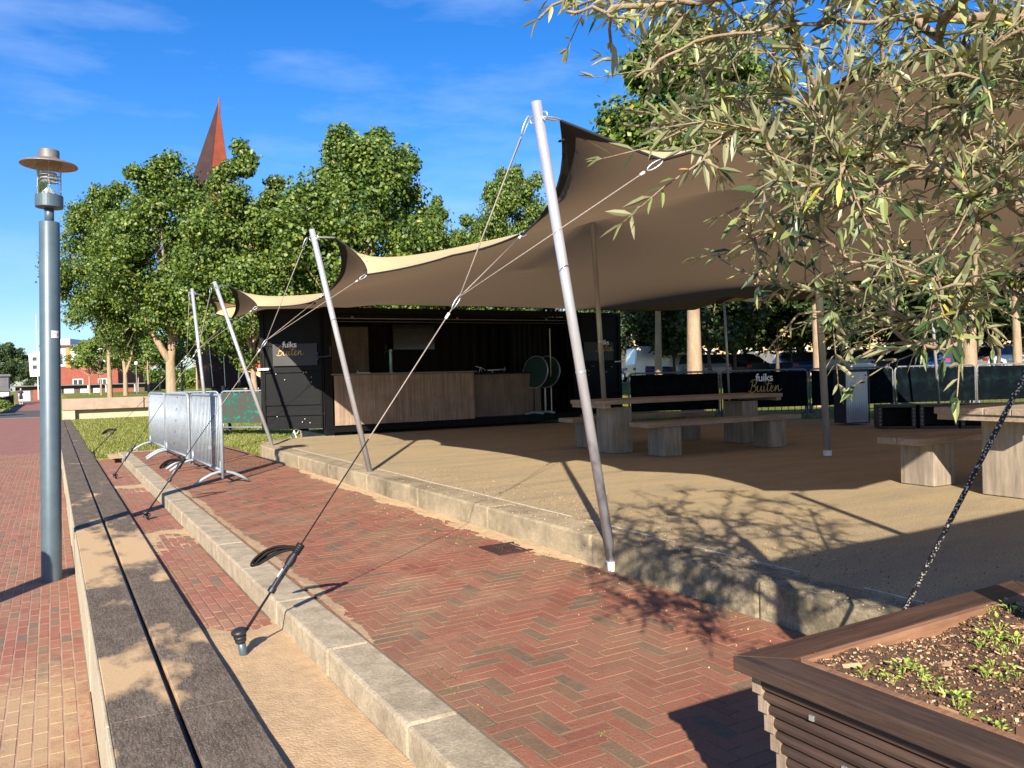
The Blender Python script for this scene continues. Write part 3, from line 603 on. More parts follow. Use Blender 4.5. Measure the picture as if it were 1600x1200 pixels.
for k in range(-1,6):
    p=P0+dirf*(k*LB)+Vector((.02,.0,0)); 
    if k>=3: p=P0+dirf*(3*LB)+Vector(((k-3)*LB*.93,-(k-3)*LB*.37,0))
    rz=math.atan2(dirf.y,dirf.x) if k<3 else math.atan2(-.37,.93)
    if k==5: continue
    o=empty('banner_barrier',p,rz); tag(o,fl[k+1],'banner barrier','black banner barriers along the far side')
    barrier_parts(o,L=LB-.06,banner=M['blackbanner'],bars=12,mat=M['dullsteel'])
    if k in (0,4): logo(o,(1.04 if k==0 else .9,-.060,.985),0,.50)

# ================================================================== MAST POLES
def pole(base,top,label,r=.033,cat='tent pole',group=None,eyes=True):
    base=Vector(base); top=Vector(top); d=top-base; L=d.length
    o=empty('tent_pole',base); o.rotation_euler=d.to_track_quat('Z','Y').to_euler(); tag(o,label,cat,group)
    MB().lathe([(r,.05),(r,L-.002),(r*.85,L)],n=20).build('tube',M['alu'],o,smooth=True)
    MB().lathe([(r*1.18,0),(r*1.18,.07)],n=20).build('foot_cap',M['cap'],o,bevel=.004)
    MB().lathe([(r*1.05,L*.44),(r*1.05,L*.445)],n=20,cap=False).build('joint_ring',M['galv'],o)
    if eyes:
        for s in (-1,1):
            e=MB(); e.tube(catmull([(s*(r+.025)+.022*math.cos(t*PI/4),0,L-.10+.022*math.sin(t*PI/4)) for t in range(8)],3,True),.005,6,closed=True); e.build('eye_ring',M['galv'],o,smooth=True)
    return o
T1=Vector((2.63,4.18,3.29)); B1=Vector((3.20,4.27,.3))
T2=Vector((2.60,8.96,3.33)); B2=Vector((3.36,9.26,.3))
T3=unX(335,440,2.52); B3=Vector((3.40,14.30,.3))
T4=unX(300,451,2.55); B4=un(329,702,.3)
T0=Vector((2.62,.45,3.28))
PG='leaning aluminium masts along the platform kerb'
pole(B1,T1,'nearest and tallest looking leaning aluminium mast with its white foot against the platform kerb',group=PG)
pole(B2,T2,'leaning aluminium mast crossing the wooden bar counter, foot at the kerb',group=PG)
pole(B3,T3,'leaning aluminium mast whose foot stands by the rounded platform corner, right of the barriers',group=PG)
pole(B4,T4,'leftmost leaning aluminium mast, its lower end hidden behind the steel barriers',group=PG)
pole((3.25,.3,.5),T0,'leaning aluminium mast at the near corner of the tent beside the olive planter',group=PG)
I1=Vector((8.49,11.44,.5)); I2=Vector((8.47,6.77,.5))
pole(I1,(8.30,11.44,4.30),'upright support pole rising behind the left end of the farther wooden table',r=.044,group='upright support poles under the tent',eyes=False)
pole(I2,(8.33,6.80,4.36),'upright support pole with pale foot between the two wooden tables',r=.044,group='upright support poles under the tent',eyes=False)
pole((13.37,13.30,.5),unY(1131,462,13.3),'thin perimeter pole in front of the black banner joint',r=.026,group='thin perimeter poles on the far side',eyes=False)
PR=un(1468,648,.5); PRt=unX(1451,412,PR.x-.5)
pole(PR,PRt,'thin perimeter pole leaning behind the nearer table',r=.032,group='thin perimeter poles on the far side',eyes=False)

# ================================================================== STRETCH TENT
K1=unX(876,188,2.86); K2=unX(524,371,2.88); K3=unX(357,446,2.80); K4=unX(318,463,2.80); K0=Vector((2.86,.62,3.18))
TIE=dict(a1=unX(1035,250,3.06),b1=unX(820,363,3.06),a2=unX(573,429,3.05),b2=unX(510,457,3.05),a3=unX(402,479,3.06),b3=unX(361,498,3.06),a4=unX(336,490,3.1))
TIE['a0']=Vector((3.06,1.45,2.82))
S='s'
west=[(K0,0),(TIE['a0'],.07),(unX(1340,108,3.28),.03),(TIE['a1'],.04),(K1,.05),(TIE['b1'],.06),(unX(707,399,3.2),.02),(TIE['a2'],.02),(K2,.05),(TIE['b2'],.06),(TIE['a3'],.10),(K3,.05),(TIE['b3'],.05),(TIE['a4'],.05),(K4,.04)]
PRk=Vector((PRt.x-.15,PRt.y,PRt.z-.05))
north=[(K4,0),(Vector((4.3,17.55,3.12)),.06),(Vector((6.6,17.7,3.36)),.03),(Vector((9.2,17.5,3.36)),.03),(Vector((11.6,16.9,3.30)),.03),(unY(1000,486,15.0),.02),(unY(1085,484,13.9),.02),(unY(1131,463,13.3),.04)]
south=[(K0,0),(Vector((3.7,.95,2.85)),.05),(Vector((6.6,1.05,2.9)),.12),(Vector((7.6,.55,3.2)),.05),(Vector((8.6,1.0,2.9)),.05),(Vector((11.5,1.0,2.9)),.1),(Vector((14.8,.5,3.2)),.05)]
NE=north[-1][0]; SE=south[-1][0]
east=[(SE,0),(Vector((14.7,4.0,3.2)),-.05),(unX(1600,428,15.0),-.03),(unX(1482,438,15.2),-.02),(PRk,-.03),(unX(1370,452,15.0),-.03),(unY(1240,470,12.0),-.02),(NE,-.03)]
def curve(ctrl,n,inward):
    # dense points with a scalloped pull towards the inside, n+1 samples evenly by arc but keeping control points
    segL=[(ctrl[i+1][0]-ctrl[i][0]).length for i in range(len(ctrl)-1)]; tot=sum(segL)
    cnt=[max(2,int(round(n*l/tot))) for l in segL]
    while sum(cnt)>n: cnt[cnt.index(max(cnt))]-=1
    while sum(cnt)<n: cnt[cnt.index(max(cnt))]+=1
    out=[]
    for i,c in enumerate(cnt):
        a,b=ctrl[i][0],ctrl[i+1][0]; sag=ctrl[i+1][1]
        for k in range(c):
            t=k/c; out.append(a.lerp(b,t)+inward*(4*t*(1-t)*abs(sag)*2.2)+Vector((0,0,-4*t*(1-t)*abs(sag)*.5)))
    out.append(ctrl[-1][0].copy()); return out
NU,NV=96,150   # u along x, v along y
Wc=curve(west,NV,Vector((1,0,0))); Ec=curve(east,NV,Vector((-1,0,0))); Nc=curve(north,NU,Vector((0,-1,0))); Sc=curve(south,NU,Vector((0,1,0)))
def upar(i,n,dw):   # bunch first/last rows for the webbing
    return i/n
import numpy as np
G=np.zeros((NV+1,NU+1,3))
for j in range(NV+1):
    for i in range(NU+1):
        u=i/NU; v=j/NV
        P=(1-u)*np.array(Wc[j])+u*np.array(Ec[j])+(1-v)*np.array(Sc[i])+v*np.array(Nc[i])
        P-=((1-u)*(1-v)*np.array(Wc[0])+u*(1-v)*np.array(Ec[0])+(1-u)*v*np.array(Wc[-1])+u*v*np.array(Ec[-1]))
        G[j,i]=P
bmask=np.zeros((NV+1,NU+1),bool); bmask[0]=bmask[-1]=True; bmask[:,0]=bmask[:,-1]=True
def segd(x,y,a,b):
    ax,ay=a;bx,by=b; t=np.clip(((x-ax)*(bx-ax)+(y-ay)*(by-ay))/((bx-ax)**2+(by-ay)**2),0,1)
    return np.hypot(x-ax-t*(bx-ax),y-ay-t*(by-ay)),t
for it in range(400):   # even out plan positions
    Q=.25*(G[2:,1:-1]+G[:-2,1:-1]+G[1:-1,2:]+G[1:-1,:-2]); G[1:-1,1:-1,:2]=Q[:,:,:2]
pin=bmask.copy()
d1,t1=segd(G[:,:,0],G[:,:,1],(8.3,11.44),(8.33,6.8))
ridge=(d1<.13); zr=4.32-.16*4*t1*(1-t1)
G[:,:,2][ridge]=zr[ridge]; pin|=ridge
d2,t2=segd(G[:,:,0],G[:,:,1],(8.3,11.44),(8.2,13.6)); r2=(d2<.10)&~ridge&~bmask; G[:,:,2][r2]=(4.32-.62*t2**1.15)[r2]; pin|=r2
free=~pin
Z=G[:,:,2]
PRESS=.00042
# local cell spacing for anisotropic weights
dx=np.hypot(*(np.diff(G[:,:,:2],axis=1).transpose(2,0,1))); dy=np.hypot(*(np.diff(G[:,:,:2],axis=0).transpose(2,0,1)))
wl=1/np.maximum(dx[1:-1,:-1],.02)**2; wr=1/np.maximum(dx[1:-1,1:],.02)**2; wd=1/np.maximum(dy[:-1,1:-1],.02)**2; wu=1/np.maximum(dy[1:,1:-1],.02)**2
# soft initial interior
Z[1:-1,1:-1]=np.where(free[1:-1,1:-1],3.4,Z[1:-1,1:-1])
ws=wl+wr+wd+wu
LIFT=.018
for it in range(4200):
    Zn=(wl*Z[1:-1,:-2]+wr*Z[1:-1,2:]+wd*Z[:-2,1:-1]+wu*Z[2:,1:-1]+LIFT)/ws
    Z[1:-1,1:-1]=np.where(free[1:-1,1:-1],Z[1:-1,1:-1]+1.0*(Zn-Z[1:-1,1:-1]),Z[1:-1,1:-1])
G[:,:,2]=Z
tent=empty('stretch_tent',(9,9,.5)); tag(tent,'huge tan stretch fabric tent roof spread over the platform, scalloped edge with black webbing','tent')
off=np.array([9,9,.5])
mb=MB(); vs=[tuple(G[j,i]-off) for j in range(NV+1) for i in range(NU+1)]
fs=[(j*(NU+1)+i,j*(NU+1)+i+1,(j+1)*(NU+1)+i+1,(j+1)*(NU+1)+i) for j in range(NV) for i in range(NU)]
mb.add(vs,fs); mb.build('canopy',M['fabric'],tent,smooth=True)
# webbing strip under the border: follow boundary, offset inward along surface by ~8 cm
def row_inset(j,i,dj,di,dist):
    p=G[j,i].copy(); acc=0; jj,ii=j,i
    while acc<dist:
        j2,i2=jj+dj,ii+di
        if not(0<=j2<=NV and 0<=i2<=NU): break
        q=G[j2,i2]; l=np.linalg.norm(q-G[jj,ii])
        if acc+l>=dist: return G[jj,ii]+(q-G[jj,ii])*((dist-acc)/max(l,1e-6))
        acc+=l; jj,ii=j2,i2
    return G[jj,ii]
ctrlpk=[K0,K1,K2,K3,K4]
def strip(idx,dj,di):
    mbb=MB(); vs=[]
    for (j,i) in idx:
        p=G[j,i]; wd_=.065
        for kp in ctrlpk:
            d=np.linalg.norm(p-np.array(kp)); wd_=max(wd_,.15-.2*d)
        q=row_inset(j,i,dj,di,wd_); 
        for a in (p,q): vs.append(tuple(a-off-np.array([0,0,.006])))
    for k in range(len(idx)-1): mbb.add([vs[2*k],vs[2*k+1],vs[2*k+3],vs[2*k+2]],[(0,1,2,3)])
    return mbb
for idx,dj,di in (([(j,0) for j in range(NV+1)],0,1),([(j,NU) for j in range(NV+1)],0,-1),([(NV,i) for i in range(NU+1)],-1,0),([(0,i) for i in range(NU+1)],1,0)):
    strip(idx,dj,di).build('edge_webbing',M['webbing'],tent,smooth=True)
# rope hem along the west edge and little tie loops
hem=MB(); hem.tube([tuple(G[j,0]-off) for j in range(NV+1)],.009,6); hem.build('hem_cord',M['webbing'],tent,smooth=True)
lp=MB()
for j in range(4,NV,7):
    p=G[j,0]-off; lp.tube(catmull([Vector(p)+Vector((-.012-.012*math.cos(t*PI/3),.03*math.sin(t*PI/3),-.01)) for t in range(6)],2,True),.0045,5,closed=True)
lp.build('tie_loops',M['webbing'],tent,smooth=True)
for kp,tp in ((K1,T1),(K2,T2),(K3,T3),(K4,T4),(K0,T0)):   # loop from peak to mast eye
    a=Vector(kp)-Vector(off); b_=Vector(tp)-Vector(off)+Vector((.05,0,-.09)); s=(b_-a).cross(Vector((0,0,1))).normalized()*.018
    q=MB(); q.tube(catmull([a+s*.2,a.lerp(b_,.35)+s,a.lerp(b_,.75)+s,b_,a.lerp(b_,.75)-s,a.lerp(b_,.35)-s,a-s*.2],3),.0065,6); q.build('corner_shackle',M['galv'],tent,smooth=True)

# ================================================================== GUY LINES
def carabiner(mb,p,d,L=.10,wd=.022,r=.0042):
    d=d.normalized(); s=d.orthogonal().normalized(); pts=[p+d*(L*.5-L*.5*math.cos(t*PI/6))+s*(wd*math.sin(t*PI/6)) for t in range(12)]
    mb.tube(catmull(pts,2,True),r,6,closed=True)
def guy(top,ring,stake,ties,label,coil=True,rr_=.0042,stakebig=True,tens=.26):
    o=empty('guy_line',stake); tag(o,label,'guy rope','guy lines of the tent'); S0=Vector(stake)
    m=MB(); t=Vector(top)+Vector((-.055,0,-.10))-S0; rg=ring-S0
    dt=(rg-t).normalized(); 
    m.tube([t+dt*.14,rg],rr_,7); m.tube([t+dt*.14+Vector((.012,.012,0)),rg.lerp(t,.55)],rr_,7)
    for q in ties:
        e=q-S0; m.tube([rg,e.lerp(rg,.08)],rr_*.85,6)
    s_end=Vector((0,0,.075)); up_=(rg-s_end); U=up_.normalized(); Ls=up_.length
    m.tube([s_end+U*(tens+.30),rg-U*.07],rr_*.85,7); m.build('rope',M['rope'],o,smooth=True)
    MB().tube([s_end,s_end+U*tens],[.009,.006],7).build('dark_rope',M['darkrope'],o,smooth=True); MB().tube([s_end+U*(tens+.28),s_end+U*(Ls*.55)],rr_*.95,7).build('dark_rope',M['darkrope'],o,smooth=True)
    cl_=[(t,dt,.13,.022),(rg-U*.085,U,.10,.018)]
    for q in ties: e=q-S0; cl_.append((e,(rg-e).normalized(),min(.10,.05*(rg-e).length+.03),.022))
    for a_ in cl_: c=MB(); carabiner(c,*a_); c.build('carabiner',M['galv'],o,smooth=True)
    MB().tube([rg-U*.12,rg-U*.16],.0085,8).build('whipping',M['cap'],o,smooth=True)
    for q in ties: e=q-S0; dd=(rg-e).normalized(); MB().tube([e+dd*.12,e+dd*.15],.009,8).build('whipping',M['cap'],o,smooth=True)
    # tensioner block
    Rm=U.to_track_quat('Z','Y').to_matrix(); bx=MB(); P=s_end+U*tens
    bx.box(P+U*.08,(.038,.026,.15),Rm); bx.tube([P-U*.01,P+U*.02],.022,10); bx.tube([P+U*.15,P+U*.19,P+U*.22,P+U*.28],[.022,.026,.018,.024],10)
    bx.build('tensioner',M['navy'],o,bevel=.004); q_=MB(); q_.box(P+U*.10+Rm@Vector((0,-.0145,0)),(.016,.002,.05),Rm); q_.box(P+U*.10+Rm@Vector((0,.0145,0)),(.016,.002,.05),Rm); q_.build('tensioner_tag',M['cap'],o)
    k=MB(); kp=P+U*.03+Rm@Vector((-.03,0,0)); k.tube(catmull([kp+Rm@Vector((.02*math.cos(a*PI/4),0,.02*math.sin(a*PI/4)+.08)) for a in range(8)],2,True),.003,5,closed=True); k.build('ring_pull',M['darkrope'],o,smooth=True)
    if coil:
        c=MB(); Q=P+U*.26; L0=Vector((-.86,.42,-.30)).normalized(); rr=random.Random(int(abs(top.y)*10))
        sv0=L0.cross(Vector((.2,.9,.4))).normalized(); uv0=sv0.cross(L0)
        for a in range(6):
            L_=.27-.011*a+rr.uniform(-.006,.006); w0=.034-.0035*a; of=uv0*(.007*(a%3)-.007)+Vector((0,0,-.004*a))
            loop=[]
            for k in range(14):
                th=2*PI*k/14; lx=L_*.5*(1-math.cos(th)); ly=w0*math.sin(th)*(.25+.75*(lx/L_)); dr=.035*math.sin(PI*min(1,lx/.27))
                loop.append(Q+L0*lx+sv0*ly+Vector((0,0,dr))+of*(.3+lx/L_))
            c.tube(catmull(loop,2,True),.0062,6,closed=True)
        for a in range(5): c.tube(catmull([Q+U*(.012*a-.03)+Rm@Vector((.019*math.cos(b*PI/3),.019*math.sin(b*PI/3),0)) for b in range(6)],2,True),.0055,6,closed=True)
        c.build('rope_coil',M['darkrope'],o,smooth=True)
def stake(p,label,big=True):
    o=empty('ground_stake',p); o.rotation_euler=(R(4),R(-12),.3); o.scale=(.86,.86,.9); tag(o,label,'ground stake','stakes of the guy lines')
    MB().lathe([(.024,-.05),(.024,.095)],n=16).build('shaft',M['lamp'],o,smooth=True)
    MB().lathe([(.026,.085),(.034,.095),(.034,.105),(.030,.11),(.038,.118),(.038,.128),(.030,.132),(.040,.14),(.047,.148),(.046,.162),(.03,.17),(.0,.172)],n=22,cap=False).build('grooved_head',M['black'],o,smooth=True)
R1=unY(718,464,4.28); S1=Vector((.84,4.36,.17))
guy(T1,R1,S1+Vector((.0,.0,.035)),[TIE['a1'],TIE['b1']],'guy line of the nearest mast with black rope coil and tensioner above the sand')
stake(S1,'round headed black stake driven into the sand, nearest of the stakes')
SP2=un(232,812,.17); R2=unY(416,532,9.2)
guy(T2,R2,SP2+Vector((.0,0,.02)),[TIE['a2'],TIE['b2']],'guy line of the mast crossing the bar counter, coil hanging above the kerb',tens=.38)
SP3=un(182,748,.17); R3=unY(310,545,14.1)
guy(T3,R3,SP3+Vector((.0,0,.02)),[TIE['a3'],TIE['b3']],'guy line of the mast right of the barriers, anchored low beside the bench strip',coil=False,tens=.22)
SP4=un(148,712,.25); R4=unY(292,556,17.6)
guy(T4,R4,SP4+Vector((0,0,.02)),[TIE['a4']],'guy line of the leftmost mast, anchored in the lawn corner',coil=True,tens=.3)
for p,l in ((SP2,'small black stake beneath the rope coil next to the kerb'),(SP3,'small black stake in the brick strip near the barriers'),(SP4,'small black stake in the grass corner behind the bench')): 
    o=empty('ground_stake',p); o.rotation_euler=(.1,-.3,0); tag(o,l,'ground stake','stakes of the guy lines'); MB().lathe([(.014,-.04),(.014,.07),(.03,.075),(.03,.095),(.0,.1)],n=14,cap=False).build('pin',M['black'],o,smooth=True); MB().tube(catmull([(.035*math.cos(a),.035*math.sin(a)*.5,.05+.012*math.sin(a)) for a in [k*PI/4 for k in range(8)]],2,True),.006,6,closed=True).build('shackle',M['black'],o,smooth=True)
# near corner guy line: thick flecked rope to the platform kerb
o=empty('guy_line',(2.98,1.93,.3)); tag(o,'thick black and white flecked guy rope running down behind the planter','guy rope','guy lines of the tent')
a=un(1364,1048,.3); b_=at(1600,588,2.63); e=b_+(b_-at(1415,950,2.9))*1.2
lo_=at(1415,950,2.9); m_=MB(); base=lo_+(lo_-b_)*.35; m_.tube([base-Vector((2.98,1.93,.3)),b_-Vector((2.98,1.93,.3)),e-Vector((2.98,1.93,.3))],.0088,8); m_.build('rope',M['fleck'],o,smooth=True)

# ================================================================== CONTAINER BAR
CY=-.043
ct=empty('shipping_container',(4.80,15.92,.5),CY); tag(ct,'black shipping container opened along its side as a bar under the tent','container')
def cl(x,y,z=0):   # container local -> world
    return Vector((4.80+x*math.cos(CY)-y*math.sin(CY),15.92+x*math.sin(CY)+y*math.cos(CY),.5+z))
CLn,CD,CH=6.08,2.44,2.62
m=MB(); m.bb(.16,CLn-.16,.0,.10,.06,.21); m.bb(.16,CLn-.16,CD-.1,CD,.06,.21); m.bb(.16,CLn-.16,.1,CD-.1,.10,.18); 
for k in range(7): m.bb(.3+k*.8,.42+k*.8,-.004,.0,.08,.19)
m.build('floor_frame',M['cont'],ct,bevel=.005)
for (x,y) in ((0,0),(CLn-.16,0),(0,CD-.16),(CLn-.16,CD-.16)):
    q=MB(); q.bb(x,x+.16,y,y+.16,.12,CH-.12); q.build('corner_post',M['cont'],ct,bevel=.006)
    for za,zb in ((0,.118),(CH-.118,CH)): MB().bb(x-.006,x+.17,y-.006,y+.17,za,zb).build('corner_casting',M['cont'],ct,bevel=.008)
m=MB(); m.bb(.17,CLn-.17,.01,.12,CH-.14,CH-.01); m.build('top_rail',M['cont'],ct,bevel=.005)
m=MB(); m.tube([(.2,-.02,CH-.235),(CLn-.2,-.02,CH-.235)],.012,8); m.tube([(.2,-.01,CH-.30),(CLn-.2,-.01,CH-.30)],.006,6)
for x in (.6,2.95,5.2): m.box((x,-.012,CH-.215),(.05,.03,.06))
m.build('front_steel_rail',M['lampcap'],ct,smooth=True)
m=MB(); m.bb(.02,CLn-.02,.13,CD-.02,CH-.03,CH-.005); m.build('roof',M['cont'],ct)
def corr(x0,x1,z0,z1,amp=.036,pitch=.27):
    vs=[];fs=[]; x=x0; pts=[]
    while x<x1:
        for dx,dy in ((0,0),(.07,0),(.135,amp),(.205,amp)): 
            if x+dx<=x1: pts.append((x+dx,dy))
        x+=pitch
    for (a,b_) in pts: vs+= [(a,b_,z0),(a,b_,z1)]
    for i in range(len(pts)-1): fs.append((2*i,2*i+2,2*i+3,2*i+1))
    return vs,fs
vs,fs=corr(.17,CLn-.17,.2,CH-.03); m=MB(); m.add([(a,CD-.08+b_*.9,c) for a,b_,c in vs],fs); m.build('back_wall',M['contin'],ct)
for x in (.03,CLn-.07):
    vs,fs=corr(.17,CD-.17,.2,CH-.1); m=MB(); m.add([(x+b_,a,c) for a,b_,c in vs],fs); m.build('side_wall',M['cont'],ct)
m=MB(); vs,fs=corr(0,1.0,.22,CH-.3,.02,.09*1.0); 
for k in range(9): m.bb(4.62+k*.14,4.67+k*.14,.60,.64,.22,CH-.3)
m.bb(4.58,5.9,.64,.66,.22,CH-.3); m.build('ribbed_partition',M['cont'],ct)
m=MB(); m.bb(.17,CLn-.17,.12,CD-.1,.185,.215); m.build('floor',M['contin'],ct)
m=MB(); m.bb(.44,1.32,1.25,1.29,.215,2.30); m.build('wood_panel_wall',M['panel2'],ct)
m=MB(); m.bb(.165,CLn-.165,.125,CD-.1,CH-.165,CH-.145); m.build('ceiling_lining',M['contin'],ct)
def door(xh,sgn,ang,name):
    """folded-out double leaf; local x runs from hinge outward"""
    d=MB(); W=1.26; z0,z1=.16,CH-.03
    o=bpy.data.objects.new('door',bpy.data.meshes.new('door')); 
    m=MB(); s=sgn
    def B(x0,x1,y0,y1,za,zb): m.bb(min(s*x0,s*x1),max(s*x0,s*x1),y0,y1,za,zb)
    B(0,W,.0,.03,z0,z1)
    for xa,xb in ((0,.07),(W-.09,W)): B(xa,xb,-.035,-.0005,z0,z1)
    for za,zb in ((z0,z0+.10),(z0+.27,z0+.34),(z0+.48,z0+.60),(z1-.09,z1),(1.30,1.33)): B(.072,W-.092,-.03,-.0004,za,zb)
    B(.072,W-.092,-.018,-.0003,z1-.75,z1-.68)
    ob=m.build('door',M['cont'],ct,bevel=.004); ob.location=(xh,.02,0); ob.rotation_euler=(0,0,ang)
    # locking bar, hinges, bolts
    q=MB()
    q.tube([(s*.16*0+s*.035,-.06,z0-.02),(s*.035,-.06,z1+.02)],.013,8); q.build('locking_bar',M['cont'],ob,smooth=True)
    q=MB()
    for z in (.45,1.25,2.1): q.box((s*.03,-.045,z),(.07,.03,.06))
    q.build('hinge',M['cont'],ob)
    q=MB()
    for (x,z) in ((.95,1.28),(.78,1.16),(.40,1.30),(.35,1.30),(.25,1.2),(.25,1.1),(.95,.42),(.4,.36),(.3,.28),(.45,.30)): q.box((s*x,-.04,z),(.014,.02,.014))
    q.build('bolt',M['cap'],ob)
    pl=MB(); pl.bb(min(s*.12,s*1.0),max(s*.12,s*1.0),-.055,-.037,1.44,1.88); pl=pl.build('sign_plate',M['photoplate'],ob)
    return ob
dl=door(-.005,-1,R(-16)*-1*-1,'L'); 
dl.rotation_euler=(0,0,-.42)
logo(dl,(-.66,-.062,1.86),0,.33)
hx=MB(); hx.bb(-1.30,-1.08,-.09,-.05,1.36,1.40); hx.tube([(-1.3,-.07,1.38),(-1.05,-.07,1.39)],.018,8); hx.build('pale_latch',M['cap'],dl)
hh=MB(); hh.tube([(-.12,-.08,1.66),(-.12,-.12,1.60),(.02,-.16,1.60),(.17,-.2,1.62)],.012,8); hh.tube([(.17,-.2,1.60),(.17,-.2,1.80)],.011,8); hh.box((-.12,-.06,1.62),(.05,.05,.16)); hh.build('lock_handle',M['bluepaint'],dl,smooth=False)
dr=door(CLn+.005,1,.0,'R'); dr.rotation_euler=(0,0,.06)
logo(dr,(.72,-.062,1.87),0,.33)
hx=MB(); hx.tube([(1.02,-.07,1.40),(1.27,-.07,1.41)],.016,8); hx.build('pale_latch',M['cap'],dr)
ft=MB(); ft.tube([(-.75,.15,.0-.22),(-.62,.1,.14)],.012,6); ft.tube([(-.5,.2,-.22),(-.62,.1,.14)],.012,6); ft.build('prop_leg',M['white'],ct,smooth=True)
# counter
co=empty('bar_counter',cl(.12,-.02,.0),CY); tag(co,'bar counter faced with grey brown oak boards inside the container opening','bar counter')
m=MB(); m.bb(.06,3.18,-.03,.0,.20,1.22); m.build('front_panel',M['panel'],co,bevel=.002)
m=MB(); m.bb(.0,3.24,-.07,.62,1.225,1.255); m.build('worktop',M['lampcap'],co,bevel=.003)
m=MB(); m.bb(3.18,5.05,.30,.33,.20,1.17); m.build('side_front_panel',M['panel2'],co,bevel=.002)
m=MB(); m.bb(3.25,5.08,.26,.80,1.175,1.20); m.bb(3.15,3.178,.002,.6,.2,1.22); m.build('lower_worktop',M['contin'],co)
# tv
t=empty('wall_screen',cl(2.75,2.2,2.12),CY); tag(t,'switched off flat screen hung on the dark back wall of the bar','screen')
m=MB(); m.bb(-.54,.54,-.05,0,-.31,.31); m.build('casing',M['black'],t,bevel=.006)
m=MB(); m.bb(-.52,.52,-.053,-.0505,-.29,.29); m.build('screen_glass',M['window'],t)
# beer tap
t=empty('beer_tap',cl(1.50,.28,1.255),CY); tag(t,'slim steel beer tap column standing on the bar counter','beer tap')
m=MB(); m.lathe([(.05,0),(.05,.015),(.032,.02),(.032,.44),(.04,.45),(.04,.50),(.0,.51)],n=18,cap=False); m.build('column',M['teal'],t,smooth=True)
m=MB(); m.tube([(-.03,-.02,.46),(-.13,-.06,.46),(-.15,-.06,.40)],.012,8); m.tube([(-.12,-.06,.46),(-.13,-.09,.60)],[.012,.018],8); m.build('spout',M['black'],t,smooth=True)
# kitchen faucet on second counter
t=empty('counter_faucet',cl(4.0,.45,1.20),CY); tag(t,'small steel tap and draining bars on the shaded lower counter','faucet')
m=MB(); m.tube([(-.35,0,.0),(-.3,0,.14),(-.18,-.02,.06)],.014,8); m.tube([(-.42,0,.16),(-.3,0,.13),(-.26,0,.02)],.01,8); m.build('spout',M['galv'],t,smooth=True)
m=MB(); m.tube([(-.12,0,.06),(.35,0,.08)],.018,8); m.tube([(.3,0,.02),(.33,0,.14)],.01,6); m.tube([(0,0,.0),(0,0,.07)],.01,6); m.build('draining_bar',M['galv'],t,smooth=True)
g=empty('glass_rack',cl(.85,.2,1.255),CY); tag(g,'small pale tray left on the bar counter top near its left end','tray')
m=MB(); m.bb(-.12,.14,-.08,.08,0,.018); m.build('tray_base',M['cap'],g,bevel=.003); m=MB(); m.tube([(-.1,0,.018),(-.1,0,.06)],.01,8); m.build('peg',M['cap'],g)
# folded round tables stored upright
for k,(x,y,l) in enumerate(((4.93,.18,'dark green folding round table tipped upright, the front one in the container'),(5.30,.30,'dark green folding round table tipped upright, the rear one in the container'))):
    t=empty('folding_table',cl(x,y,.215),CY); tag(t,l,'table','folded round tables stored in the container')
    Rm=Euler((0,R(82),R(200 if k==0 else 206)+0)).to_matrix()
    m=MB(); m.lathe([(.0,-.012),(.36,-.012),(.37,-.006),(.37,.010),(.36,.014),(.0,.014)],c=(.04,-.02,.98),n=40,Rm=Rm,cap=False); m.build('round_top',M['greentop'],t,smooth=False)
    m=MB(); m.lathe([(.368,-.012),(.382,-.012),(.382,.014),(.368,.014)],c=(.04,-.02,.98),n=40,Rm=Rm,cap=False); m.build('pale_rim',M['galv'],t,smooth=False)
    m=MB(); m.tube([(0,0,.04),(0,0,.95)],.02,10); m.build('column',M['cap'] if k else M['greentop'],t,smooth=True)
    m=MB()
    m.tube([(-.30,-.12,.02),(-.12,-.03,.035),(0,0,.04),(.14,.03,.035),(.32,.1,.02)],[.016,.022,.034,.022,.016],8); m.tube([(-.1,.3,.02),(0,0,.04),(.06,-.32,.02)],[.016,.03,.016],8); m.build('base_feet',M['teal'],t,smooth=True)
pr=MB(); pr.tube([(0,0,0),(0,0,2.0)],.012,6); pr=pr.build('stored_pole',M['cap'],None,loc=cl(5.38,.15,.215)); tag(pr,'thin pale rod standing upright behind the folded round tables','rod')
# small blue floodlight on the roof edge
t=empty('floodlight',cl(-.35,-.1,2.66),CY); tag(t,'small blue grey floodlight at the roof edge above the open left door','floodlight')
m=MB(); m.box((0,-.02,.02),(.34,.10,.05),(.25,0,0)); m.build('housing',M['teal'] if False else M['bluepaint'],t,bevel=.006); m=MB(); m.tube([(.1,0,.04),(.1,.02,.17),(.13,.02,.17)],.012,6); m.build('bracket',M['bluepaint'],t)

# ================================================================== TABLES AND BENCHES
def slab_leg(name,parent,x,y,w_x,w_y,h,n=2):
    m=MB(); 
    for k in range(n):
        a=-w_x/2+k*w_x/n; m.bb(x+a+.002,x+a+w_x/n-.002,y-w_y/2,y+w_y/2,0,h)
    return m.build(name,M['legwood'],parent,bevel=.005)
def picnic_table(loc,rz,label):
    t=empty('picnic_table',loc,rz); tag(t,label,'table','long weathered timber tables under the tent')
    m=MB(); 
    for k in range(4): m.bb(-1.62,1.62,-.44+k*.22+.003,-.44+(k+1)*.22-.003,.69,.745)
    m.build('tabletop',M['oldwood'],t,bevel=.006)
    for a_ in (-1.60,1.50): MB().bb(a_,a_+.10,-.42,.42,.64,.689).build('cross_rail',M['oldwood'],t,bevel=.004)
    slab_leg('leg',t,-1.17,0,.32,.42,.64); slab_leg('leg',t,1.17,0,.32,.42,.64); return t
